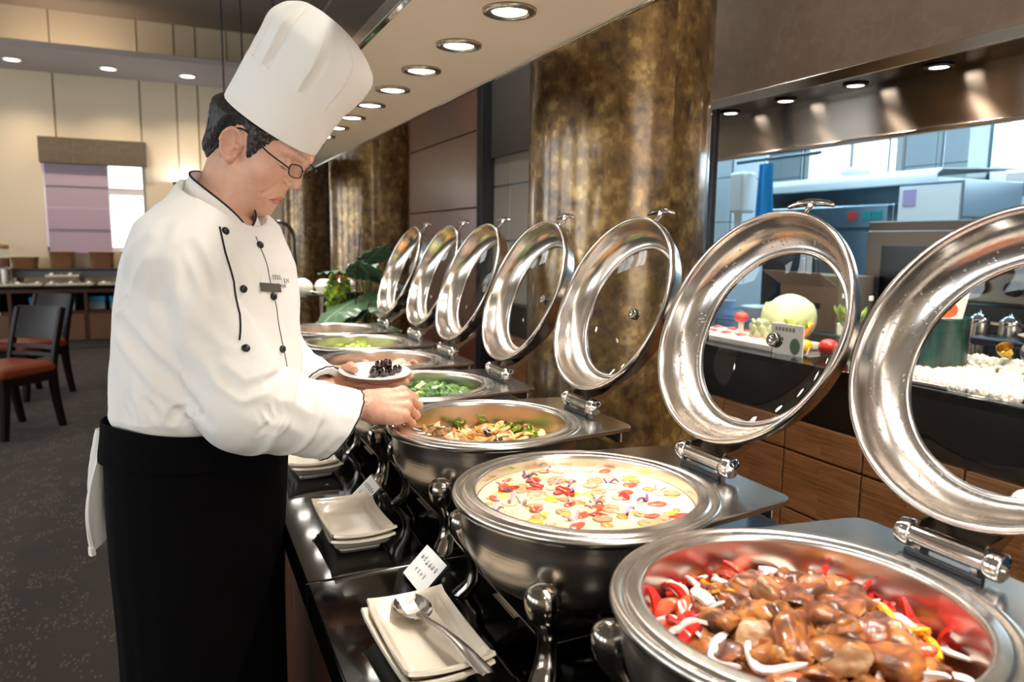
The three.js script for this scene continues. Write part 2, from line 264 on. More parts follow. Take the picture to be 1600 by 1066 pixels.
// ---------- the room: x runs across the counter (back = +x), z along it (away = -z) ----------
struct('floor', span(-5.7, 6.2, -0.12, 0, -11.3, 3.6, 0), M.carpet);
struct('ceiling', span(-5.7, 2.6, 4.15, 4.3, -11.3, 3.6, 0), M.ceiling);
{ // wall at the far end of the dining room, with a window opening
  const wx0 = -1.478, wx1 = -0.31, wy0 = 1.2, wy1 = 2.59, z0 = -11.25, z1 = -11;
  struct('wall_back', [span(-5.7, wx0, 0, 4.15, z0, z1, 0), span(wx1, 2.6, 0, 4.15, z0, z1, 0), span(wx0, wx1, 0, wy0, z0, z1, 0), span(wx0, wx1, wy1, 4.15, z0, z1, 0)], M.cream);
  const seams = []; for (const x of [-2.6, -1.3, -0.335, 0.1, 0.36, 0.75, 1.2]) seams.push(span(x - 0.008, x + 0.008, 0.9, 4.15, -11.0, -10.994, 0));
  struct('trim_1', seams, mat('joint', hex('#8f8168'), 0.9));
  const w = struct('window_1', [span(wx0, wx0 + 0.05, wy0, wy1, -11.14, -11.02, 0.004), span(wx1 - 0.05, wx1, wy0, wy1, -11.14, -11.02, 0.004), span(wx0, wx1, wy0, wy0 + 0.05, -11.14, -11.02, 0.004), span(wx0, wx1, wy1 - 0.05, wy1, -11.14, -11.02, 0.004), span(-0.79, -0.745, wy0, wy1, -11.13, -11.02, 0.004), span(-0.745, wx1, 1.925, 2.02, -11.13, -11.03, 0.004)], M.white);
  part('pane', span(wx0, -0.77, wy0, wy1, -11.17, -11.15, 0), M.windowGlow, w); part('pane', span(-0.77, wx1, wy0, 1.97, -11.17, -11.15, 0), M.windowGlow, w); part('pane', span(-0.77, wx1, 1.97, wy1, -11.17, -11.15, 0), M.windowGlow, w);
  areaLight(DAY, POWER.window, 0.45, 1.0, V(-0.53, 1.75, -10.98), V(-0.53, 1.6, 0));
  const b = thing('roman_blind', 'pale lavender roman blind half covering the bright dining room window', 'blind', [-1.1, 1.2, -10.96]);
  for (let k = 0; k < 4; k++) part('fold', span(-0.35, 0.35, 0.272 * k, 0.272 * (k + 1) + 0.004, -0.014 - 0.006 * (k % 2), 0.0 + 0.012 * (k % 2), 0.006, 2), M.lavender, b);
  part('hem_bar', span(-0.35, 0.35, -0.03, -0.005, -0.015, 0.015, 0.006), M.lavender, b);
  const v = thing('window_valance', 'olive brown fabric valance above the bright dining room window', 'valance', [-0.89, 2.29, -10.94]);
  part('fabric', span(-0.6, 0.6, 0, 0.3, -0.055, 0.06, 0.01, 2), M.linen, v); part('rail', span(-0.6, 0.6, 0.3, 0.32, -0.055, 0.06, 0.004), M.linen, v);
}
{ // wall on the chef's side with tall windows, outside the frame, seen in the polished steel
  const sp = [[-9.6, -7.6], [-6.9, -4.9], [-4.2, -2.2], [-1.5, 0.5], [1.2, 2.8]], parts = [span(-5.7, -5.5, 0, 0.8, -11, 3.4, 0), span(-5.7, -5.5, 2.9, 4.15, -11, 3.4, 0)];
  let z = -11; for (const [a, b] of sp) { parts.push(span(-5.7, -5.5, 0.8, 2.9, z, a, 0)); z = b; } parts.push(span(-5.7, -5.5, 0.8, 2.9, z, 3.4, 0));
  struct('wall_left', parts, M.cream);
  sp.forEach(([a, b], i) => { const w = struct('window_' + (i + 2), [span(-5.64, -5.5, 0.8, 0.86, a, b), span(-5.64, -5.5, 2.84, 2.9, a, b), span(-5.64, -5.5, 0.8, 2.9, a, a + 0.06), span(-5.64, -5.5, 0.8, 2.9, b - 0.06, b), span(-5.62, -5.5, 0.8, 2.9, (a + b) / 2 - 0.03, (a + b) / 2 + 0.03)], M.white);
    part('pane', span(-5.66, -5.64, 0.8, 2.9, a, (a + b) / 2, 0), M.windowGlow, w); part('pane', span(-5.66, -5.64, 0.8, 2.9, (a + b) / 2, b, 0), M.windowGlow, w);
    areaLight(DAY, POWER.window, 1.8, 1.9, V(-5.47, 1.85, (a + b) / 2), V(0, 1.5, (a + b) / 2)); });
  struct('wall_front', [span(-5.7, -0.1, 0, 4.15, 3.4, 3.6, 0), span(2.12, 6.2, 0, 4.15, 3.4, 3.6, 0), span(-0.1, 2.12, 0, 0.7, 3.4, 3.6, 0), span(-0.1, 2.12, 2.9, 4.15, 3.4, 3.6, 0)], M.cream);
  { const w = struct('window_9', [span(-0.1, 2.12, 0.7, 0.76, 3.4, 3.52), span(-0.1, 2.12, 2.84, 2.9, 3.4, 3.52), ...[-0.1, 0.98, 2.06].map((x) => span(x, x + 0.06, 0.7, 2.9, 3.4, 3.52))], M.white);  // unseen source behind the camera, placed to light chef and dishes from the front right
    for (let k = 0; k < 2; k++) part('pane', span(-0.1 + k * 1.11, 1.01 + k * 1.11, 0.7, 2.9, 3.54, 3.56, 0), M.unseenFrontGlow, w);
    areaLight(FRONT, POWER.front, 2.1, 2.1, V(1.01, 1.8, 3.37), V(1.01, 1.8, 0)); }
}
{ // lighting shelf under the ceiling of the dining room
  struct('trim_2', span(-5.5, 2.2, 3.40, 3.46, -11, -9.6, 0.004), mat('shelf_paint', hex('#b3a9a6'), 0.8));
  const proto = [];
  const words = ['leftmost', 'middle', 'rightmost'];
  [-1.61, -0.635, 0.237].forEach((x, i) => {
    const t = thing('downlight', words[i] + ' of the three round downlights under the far dining room shelf', 'downlight', [x, 3.385, -10.37], 0, 'downlights of the far dining room shelf');
    part('trim_ring', lathe([[0.085, 0.015], [0.10, 0.008], [0.10, 0], [0.082, 0.0], [0.078, 0.012], [0.085, 0.015]], 32), M.white, t); part('lamp', cyl(0.08, 0.08, 0.006, 0, 0.008, 0, 32), M.lampWarm, t);
    spotLight(WARM, POWER.beam * 3, V(x, 3.37, -10.37), V(x, 0, -10.6), 1.0, 0.8, 4); proto.push(t);
  });
  for (const [x, w] of [[-1.15, 1.3]]) { const t = thing('cove_lamp', 'warm cove lamp lying on the far lighting shelf, washing the upper wall', 'lamp', [x, 3.46, -10.55]); part('housing', span(-w / 2, w / 2, 0, 0.03, -0.04, 0.04, 0.004), M.white, t); part('tube_lamp', span(-w / 2 + 0.03, w / 2 - 0.03, 0.03, 0.05, -0.02, 0.02, 0.006), M.lamp(WARM, 3), t); areaLight(WARM, 9, w, 0.1, V(x, 3.52, -10.55), V(x, 4.0, -10.95)); }
  // unseen ceiling lights, placed to light the dining room, chef and counter
  const spots = [[-2.6, -7.5], [-0.8, -7.5], [-2.6, -4.2], [1.5, -0.9], [1.5, 0.9], [0.1, 1.9], [1.5, -4.2]];
  spots.forEach(([x, z], i) => { const t = thing('unseen_ceiling_light', 'unseen round ceiling light out of the frame, lighting dining room and counter', 'ceiling light', [x, 4.14, z], 0, 'unseen ceiling lights over the dining room');
    part('trim_ring', lathe([[0.13, 0.01], [0.16, 0.008], [0.16, 0], [0.13, -0.004], [0.12, 0.0], [0.13, 0.01]], 32), M.white, t); part('lamp', cyl(0.125, 0.125, 0.006, 0, 0.002, 0, 32), M.lamp(NEUTRAL, 8), t);
    spotLight(NEUTRAL, POWER.ceiling * (i < 3 ? 2 : 4), V(x, 4.12, z), V(x, 0, z), 1.15, 0.9, 6); });
}
// columns clad in mottled bronze
[[1.51, -2.37, 'wide mottled bronze column standing nearest, right behind the open steel lids'], [1.50, -6.15, 'mottled bronze column behind the leafy plant at the far end of the counter'], [1.60, -9.95, 'farthest dark bronze column, just right of the chef']].forEach(([x, z, label], i) => {
  const t = thing('column', label, 'column', [x, 0, z]);
  part('shaft', cyl(0.33, 0.33, 4.15, 0, 2.075, 0, 96), M.patina, t); part('base_ring', lathe([[0.33, 0], [0.36, 0], [0.36, 0.1], [0.345, 0.115], [0.33, 0.115]], 64), M.darkSteel, t);
});
{ // partition between the dining room and the kitchen, x = 2.2
  struct('wall_right', [span(2.2, 2.46, 2.005, 4.15, -2.84, 2.6, 0), span(2.2, 2.46, 0, 4.15, 2.2, 3.4, 0)], M.plaster, 'brown mottled plaster bulkhead above the kitchen hood');
  const panels = thing('wall_panelling', 'glossy brown wall panelling between the bronze columns behind the lids', 'wall panel', [2.2, 0, -5.3]);
  for (const [y0, y1] of [[0, 0.72], [0.73, 1.655], [1.665, 2.255], [2.265, 3.2], [3.21, 4.15]]) for (const [z0, z1] of [[-2.0, 0], [-4.0, -2.01], [-5.7, -4.01]]) part('panel', span(0, 0.05, y0, y1, z0, z1, 0.003), M.brownPanel, panels);
  struct('wall_right', span(2.25, 2.4, 0, 4.15, -11, -5.3, 0), M.blackMatt);
  // post and steel panels between panelling and nearest column
  struct('trim_3', span(2.14, 2.3, 0, 4.15, -5.36, -5.26, 0.004), M.darkSteel, 'dark steel post beside the brown panelling');
  const sp = thing('steel_wall_panel', 'steel wall panels with dark joints between post and nearest bronze column', 'wall panel', [2.24, 0, -4.3]);
  for (const [y0, y1] of [[0.95, 1.395], [1.405, 1.80], [1.81, 2.02]]) for (const [z0, z1] of [[-0.95, -0.655], [-0.645, 0.1], [0.11, 0.7]]) part('panel', span(0, 0.04, y0, y1, z0, z1, 0.003), M.warmSteel, sp);
  struct('trim_4', span(2.22, 2.5, 2.02, 4.15, -5.26, -2.84, 0), M.greyPanel);
  struct('trim_5', [span(2.2, 2.23, 0.95, 2.005, -2.705, -2.67, 0.004)], M.darkSteel, 'dark steel jamb of the kitchen opening');
  // hood: polished concave fascia under the bulkhead
  const hood = thing('extractor_hood', 'long polished steel extractor hood fascia with lamps over the open kitchen', 'hood', [2.46, 1.81, 0]);
  part('fascia', sheet((u, v) => { const z = lerp(-3.2, 2.1, u), a = v * 0.75; return [-0.02 + 0.11 * (1 - Math.cos(a)) * 0.9 - 0.04 * v, 0.197 * Math.pow(v, 0.92), z]; }, 40, 20, 0.006), mat('hood_steel', hex('#bdb2a9'), 0.25, 1, { anisotropy: 0.97, anisotropyRotation: Math.PI / 2 }), hood);
  part('lower_edge', span(-0.03, -0.005, -0.012, 0.004, -3.2, 2.1, 0.003), M.steel, hood);
  part('soffit', span(-0.255, 0.06, 0.186, 0.194, -3.2, 2.1, 0), mat('dark_gloss_soffit', hex('#2b2521'), 0.12, 0.6), hood);
  part('front_edge', span(-0.27, -0.255, 0.175, 0.215, -3.2, 2.1, 0.003), M.steel, hood);
  [-2.727, -2.393, -2.047, -1.716, -1.38, -1.05, -0.7, -0.3].forEach((z, i) => { const x = 2.335; // lamps in the soffit
    const t = thing('hood_lamp', i < 4 ? ['first', 'second', 'third', 'fourth'][i] + ' round lamp from the bronze column under the dark hood soffit' : 'round lamp of the hood soffit beyond the right edge of the frame', 'lamp', [x, 1.99, z], 0, 'lamps under the kitchen hood');
    part('bezel', lathe([[0.03, 0.006], [0.045, 0.004], [0.045, 0], [0.032, -0.003], [0.03, 0.006]], 28), M.darkSteel, t); part('bulb', cyl(0.03, 0.03, 0.004, 0, 0.002, 0, 24), M.lampWarm, t);
    spotLight(WARM, POWER.hood, V(x, 1.982, z), V(x + 0.02, 0.9, z), 1.0, 0.7, 1.5); });
}
{ // suspended light canopy above the counter
  const t = thing('light_canopy', 'long cream underside light canopy with chrome edge hanging above the buffet', 'canopy', [0.6375, 1.863, -3.0]);
  const z0 = -4.2, z1 = 4.1, xl = -0.2, xr = 0.207;
  part('underside', span(xl, xr, 0, 0.012, z0, z1, 0.001), M.creamPanel, t);
  part('fascia', [span(xl - 0.012, xl - 0.002, 0.03, 0.19, z0, z1, 0.002), span(xr + 0.002, xr + 0.012, 0.03, 0.19, z0, z1, 0.002)], mat('smoked_glass_fascia', hex('#5b5652'), 0.12, 0.85), t);
  part('chrome_edge', [span(xl - 0.018, xl, -0.006, 0.03, z0, z1, 0.004, 2)], M.chrome, t);
  part('chrome_edge', [span(xr, xr + 0.016, -0.008, 0.03, z0, z1, 0.004, 2)], M.chrome, t);
  part('top', span(xl - 0.012, xr + 0.012, 0.19, 0.2, z0, z1, 0.001), M.greyPanel, t);
  for (const z of [z0 - 0.005, z1 + 0.005]) part('end_plate', span(xl - 0.012, xr + 0.012, 0, 0.2, z - 0.005, z + 0.005, 0.001), M.greyPanel, t);
  const names = ['nearest', 'second nearest', 'third nearest', 'fourth nearest', 'fifth nearest', 'sixth nearest', 'seventh nearest', 'eighth nearest'];
  for (let i = -6; i < 19; i++) { const z = -(1.4224 + 0.2938 * i), d = thing('canopy_downlight', i >= 0 && i < 8 ? names[i] + ' visible steel rimmed downlight in the cream light canopy' : i < 0 ? 'steel rimmed canopy downlight nearer than the top edge of the frame' : 'steel rimmed canopy downlight hidden behind the chef hat', 'downlight', [0.6375, 1.863, z], 0, 'downlights of the light canopy');
    if (z < -7 || z > 0.9) { scene.remove(d); taken.set('canopy_downlight', taken.get('canopy_downlight') - 1); continue; }
    part('bezel', lathe([[0.036, -0.003], [0.042, -0.008], [0.054, -0.006], [0.056, 0.0], [0.036, 0.0], [0.036, -0.003]], 40), M.steel, d, 'brushed steel bezel');
    part('bulb', lathe([[0, -0.0035], [0.03, -0.0035], [0.036, -0.001], [0.036, 0], [0, 0]], 32), M.lampBright, d, 'glowing bulb');
    spotLight(NEUTRAL, POWER.canopy, V(0.6375, 1.85, z), V(0.62, 0, z), 0.95, 0.8, 1.8); }
  // rods that hang the canopy
  [[0.40, -6.3], [0.52, -6.05], [0.62, -5.0]].forEach(([x, z], i) => { const r = thing('suspension_rod', ['left one of the thin dark rods hanging from the ceiling behind the chef', 'right one of the thin dark rods hanging from the ceiling behind the chef', 'thin dark rod hanging from the ceiling just left of the hat top'][i], 'rod', [x, 2.063, z], 0, 'canopy suspension rods');
    part('rod', cyl(0.006, 0.006, 2.08, 0, 1.04, 0, 10), M.darkSteel, r); part('ceiling_cup', cyl(0.03, 0.03, 0.03, 0, 2.07, 0, 20), M.darkSteel, r); part('clamp', cyl(0.012, 0.012, 0.05, 0, 0.025, 0, 12), M.darkSteel, r); });
}

// ---------- the open kitchen behind the partition ----------
{
  struct('wall_kitchen', [span(6.0, 6.2, 0, 1.95, -8.2, 3.4, 0), span(6.0, 6.2, 2.5, 3.1, -8.2, 3.4, 0), span(6.0, 6.2, 1.95, 2.5, -8.2, -5.75, 0), span(6.0, 6.2, 1.95, 2.5, -4.7, -3.9, 0), span(6.0, 6.2, 1.95, 2.5, -2.0, 3.4, 0), span(2.46, 6.2, 0, 3.1, -8.3, -8.1, 0), span(2.46, 6.2, 0, 3.1, 3.3, 3.4, 0)], M.grout);
  struct('ceiling', span(2.46, 6.2, 3.1, 3.2, -8.3, 3.5, 0), M.white);
  // wall tiles of the kitchen, each a piece of its own where the frame shows them
  const wall = thing('tiled_wall', 'white square tile facing on the far kitchen wall round the bright windows', 'tiles', [5.99, 0, 0]);
  const tg = box(0.012, 0.294, 0.294, 0, 0, 0, 0.003, 1);
  for (let j = 0; j < 6; j++) for (let k = 0; k < 17; k++) { const y = 1.35 + 0.3 * j, z = -6.9 + 0.3 * k; if (y > 1.85 && y < 2.6 && ((z > -5.9 && z < -4.55) || (z > -4.05 && z < -1.85))) continue; part('tile', tg, M.tile, wall).position.set(0, y, z); }
  [[-5.72, -4.72, 2.02, 2.36], [-3.82, -2.1, 1.98, 2.5]].forEach(([a, b, y0, y1], i) => {
    const w = struct('window_' + (7 + i), [span(5.95, 6.05, y0 - 0.08, y0, a - 0.06, b + 0.06), span(5.95, 6.05, y1, y1 + 0.14, a - 0.06, b + 0.06), span(5.95, 6.05, y0, y1, a - 0.06, a), span(5.95, 6.05, y0, y1, b, b + 0.06), span(5.97, 6.03, y0, y1, (a + b) / 2 - 0.02, (a + b) / 2 + 0.02)], M.white);
    part('pane', span(6.06, 6.08, y0, y1, a, (a + b) / 2, 0), M.windowGlow, w); part('pane', span(6.06, 6.08, y0, y1, (a + b) / 2, b, 0), M.windowGlow, w);
    areaLight(COOL, POWER.window * 1.6, b - a, y1 - y0, V(5.92, (y0 + y1) / 2, (a + b) / 2), V(3, 1.4, (a + b) / 2)); });
  // unseen flat ceiling fittings, placed to light the kitchen cool white
  [[2.95, -4.4], [4.0, -5.6], [3.9, -2.2], [4.02, -3.55], [3.6, 0.0]].forEach(([x, z], i) => { const t = thing('unseen_kitchen_light', 'unseen flat cool white ceiling light above the frame, lighting the kitchen', 'ceiling light', [x, 3.07, z], 0, 'unseen kitchen ceiling lights');
    part('frame', span(-0.32, 0.32, 0, 0.03, -0.62, 0.62, 0.004), M.white, t); part('diffuser', span(-0.29, 0.29, -0.006, 0.004, -0.59, 0.59, 0.002), M.lamp(COOL, 4), t);
    areaLight(COOL, POWER.kitchen, 0.58, 1.18, V(x, 3.05, z), V(x, 0, z)); });
  // tiled pier beside the nearest column
  const pier = thing('tiled_pier', 'white tiled pier seen just right of the nearest bronze column', 'pier', [3.62, 0, -4.28]);
  part('core', span(-0.15, 0.15, 0, 3.1, -0.48, 0.28, 0), M.grout, pier);
  for (let j = 0; j < 9; j++) for (let k = 0; k < 4; k++) part('tile', span(-0.162, -0.15, 0.05 + j * 0.3, 0.345 + j * 0.3, -0.48 + k * 0.19, -0.295 + k * 0.19, 0.003), M.tile, pier);
  for (let j = 0; j < 9; j++) part('tile', span(-0.15, 0.15, 0.05 + j * 0.3, 0.345 + j * 0.3, 0.28, 0.292, 0.003), M.tile, pier);
  const pil = thing('white_pier', 'white painted pier between the two kitchen windows', 'pier', [5.55, 0, -3.62]);
  part('core', span(-0.1, 0.1, 0, 3.1, -0.09, 0.09, 0.01), M.white, pil); part('corner_guard', span(-0.11, -0.09, 0, 3.1, 0.07, 0.1, 0.003), M.kitchenSteel, pil);
  // stainless cooking hood deep in the kitchen
  const h = thing('range_hood', 'pale steel range hood spanning the back of the kitchen under the window', 'hood', [4.5, 1.60, -4.2]);
  part('canopy', sheet((u, v) => { const z = lerp(-1.0, 0.95, u), P = [[0.9, 0.34], [0.05, 0.30], [0, 0.27], [0, 0.22], [0.03, 0.22]], f = v * 4, i = Math.min(3, Math.floor(f)); return [lerp(P[i][0], P[i + 1][0], f - i), lerp(P[i][1], P[i + 1][1], f - i), z]; }, 8, 16, 0.01), M.white, h, 'white front lip');
  part('inner_panel', span(0.25, 0.28, 0.0, 0.25, -0.98, 0.93, 0.003), M.kitchenSteel, h, 'greenish steel filter panel'); part('side', span(0, 0.9, 0.0, 0.25, 0.93, 0.95, 0.003), M.kitchenSteel, h); part('side', span(0, 0.9, 0.0, 0.25, -1.0, -0.98, 0.003), M.kitchenSteel, h);
  part('lamp_dome', ball(0.09, 3, 1, 0.45, 1.4).translate(0.3, 0.36, 0.05), M.white, h);
  for (const z of [-0.95, -0.3, 0.5, 0.9]) part('hanger', cyl(0.008, 0.008, 1.2, 0.1, 0.91, z, 8), M.kitchenSteel, h);
  // upright refrigerator
  const fr = thing('refrigerator', 'tall blue grey steel refrigerator with two doors and a control strip', 'refrigerator', [4.35, 0, -4.05]);
  part('case', span(0, 0.8, 0.1, 1.68, -0.62, 0.62, 0.01), M.kitchenSteel, fr); part('door', span(-0.04, 0, 0.12, 1.5, -0.61, -0.005, 0.008), M.kitchenSteel, fr); part('door', span(-0.04, 0, 0.12, 1.5, 0.005, 0.61, 0.008), M.kitchenSteel, fr);
  for (const z of [-0.06, 0.06]) part('handle', span(-0.075, -0.04, 0.8, 1.3, z - 0.012, z + 0.012, 0.006), M.steel, fr);
  part('control_strip', span(-0.05, 0, 1.52, 1.67, -0.61, 0.61, 0.006), M.kitchenSteel, fr);
  [['#c0392b', 0.3], ['#1f8a86', 0.42], ['#1f8a86', 0.5]].forEach(([c, z]) => part('sticker', span(-0.056, -0.05, 1.57, 1.63, z, z + 0.07, 0.001), mat('sticker', hex(c), 0.5), fr));
  for (const z of [-0.55, 0.55]) for (const x of [0.08, 0.72]) part('foot', cyl(0.03, 0.03, 0.1, x, 0.05, z, 12), M.darkSteel, fr);
  // notice sheet in a clear sleeve
  const n = thing('notice_sheet', 'big white notice sheet in a sleeve with a small lilac note, above the dark oven', 'notice', [4.2, 1.5, -3.08]);
  part('sheet', span(-0.004, 0.004, 0, 0.27, -0.2, 0.2, 0.001), M.paper, n); part('note', span(-0.008, -0.004, 0.15, 0.25, -0.17, -0.08, 0.001), mat('lilac_note', hex('#b9a3c8'), 0.8), n); part('backing_board', span(0.004, 0.02, -1.5, 0.29, -0.21, 0.21, 0.002), M.kitchenSteel, n);
  // dark oven with a window
  const ov = thing('oven', 'dark steel oven with a black window in the kitchen, behind the second nearest lid', 'oven', [3.45, 0, -2.45]);
  part('case', span(0, 0.7, 0.72, 1.53, -0.42, 0.32, 0.01), mat('oven_steel', hex('#6e6156'), 0.4, 0.8), ov); part('door', span(-0.03, 0, 0.98, 1.48, -0.4, 0.3, 0.01), mat('oven_door', hex('#7d6e60'), 0.4, 0.7), ov); part('window', span(-0.034, -0.03, 1.06, 1.4, -0.3, 0.2, 0.002), M.black, ov); part('handle', span(-0.08, -0.06, 1.0, 1.02, -0.36, 0.26, 0.006), M.steel, ov); for (const z of [-0.3, 0.2]) part('handle_post', span(-0.07, -0.03, 1.0, 1.02, z, z + 0.02, 0.003), M.steel, ov);
  part('stand', span(0, 0.7, 0, 0.72, -0.42, 0.32, 0.005), M.darkSteel, ov);
  // gas range with knobs
  const rg = thing('gas_range', 'steel gas range with a row of black knobs seen through the nearest lid', 'range', [3.08, 0, -1.75]);
  part('case', span(0, 0.75, 0, 1.16, -0.32, 0.62, 0.008), M.darkSteel, rg); part('control_panel', span(-0.03, 0, 1.17, 1.30, -0.32, 0.62, 0.008), mat('range_panel', hex('#8d8780'), 0.3, 0.9), rg); part('splash_back', span(0.6, 0.64, 1.16, 1.42, -0.32, 0.62, 0.004), M.darkSteel, rg); part('shelf', span(-0.06, 0.2, 1.34, 1.37, -0.32, 0.62, 0.004), M.bowl, rg);
  for (let k = 0; k < 6; k++) part('knob', new THREE.CylinderGeometry(0.028, 0.032, 0.035, 20).rotateZ(Math.PI / 2).translate(-0.045, 1.235, -0.22 + k * 0.145), M.blackMatt, rg);
  part('rail', span(-0.05, -0.03, 1.08, 1.10, -0.32, 0.62, 0.006), M.steel, rg); part('oven_door', span(-0.02, 0, 0.3, 1.05, -0.28, 0.58, 0.006), M.blackMatt, rg);
  // blue cloth hanging by the pier
  const cl = thing('blue_cloth', 'bright blue cloth hanging beside the white tiled pier', 'cloth', [3.38, 1.54, -3.60]);
  part('fabric', sheet((u, v) => [0.02 * Math.sin(u * 9) * (1 - v * 0.5), 0.36 * v, lerp(-0.07, 0.07, u) * (1 - 0.25 * v)], 16, 12, 0.006), mat('blue_cloth', hex('#2f9fe8'), 0.9), cl); part('hook', tube([[0, 0.36, 0], [0.0, 0.4, 0], [0.03, 0.41, 0], [0.04, 0.39, 0]], 0.004, 12, 6), M.chrome, cl);
  part('rail', span(0.03, 0.045, 0.38, 0.40, -0.3, 0.4, 0.003), M.kitchenSteel, cl);
  const dp = thing('towel_dispenser', 'white paper towel dispenser hanging left of the blue cloth', 'dispenser', [3.38, 1.60, -3.76]);
  part('body', span(-0.06, 0.06, 0, 0.26, -0.1, 0.03, 0.02, 3), M.white, dp); part('towel', span(-0.03, -0.02, -0.14, 0.02, -0.07, 0.0, 0.002), M.paper, dp);
  // counter at the back of the kitchen
  const kc = thing('kitchen_counter', 'steel kitchen work counter behind the cabbage display', 'counter', [3.08, 0, -3.05]);
  part('worktop', span(0, 0.34, 0.9, 0.94, -1.2, 0.5, 0.005), M.kitchenSteel, kc); part('front', span(0.02, 0.04, 0.1, 0.9, -1.18, 0.48, 0.003), M.kitchenSteel, kc); for (const z of [-1.15, -0.35, 0.45]) part('leg', span(0.28, 0.32, 0, 0.9, z - 0.025, z + 0.025, 0.004), M.steel, kc);
  const cb = thing('cardboard_box', 'brown cardboard carton on the kitchen counter behind the cabbage', 'box', [3.12, 0.94, -2.95]);
  part('body', span(0, 0.26, 0, 0.3, -0.2, 0.2, 0.004), mat('cardboard', hex('#a58468'), 0.85), cb); part('flap', box(0.16, 0.004, 0.4, 0, 0, 0, 0.001).rotateZ(-0.5).translate(-0.07, 0.28, 0), mat('cardboard_flap', hex('#b0907a'), 0.85), cb); part('print', span(-0.002, 0, 0.12, 0.15, 0.02, 0.09, 0), M.blackMatt, cb);
  for (let i = 0; i < 2; i++) { const b = thing('steel_bowl', i ? 'pale bowl on the kitchen counter nearer to the cardboard carton' : 'small blue grey container on the kitchen counter by the tiled pier', i ? 'bowl' : 'container', i ? [3.24, 0.94, -3.4] : [3.2, 0.94, -3.7]); if (i) { part('shell', turned([[0.05, 0], [0.09, 0.02], [0.13, 0.08], [0.135, 0.082], [0.128, 0.08], [0.085, 0.025], [0, 0.012]], 40), M.porcelainWhite, b); } else { part('shell', turned([[0, 0], [0.055, 0.0], [0.06, 0.05], [0.062, 0.1], [0.055, 0.098], [0.052, 0.02], [0, 0.015]], 32), mat('blue_grey_plastic', hex('#9db6d4'), 0.4), b); part('rim', lathe([[0.06, 0.096], [0.066, 0.098], [0.066, 0.106], [0.06, 0.106]], 32), M.white, b); } }
}
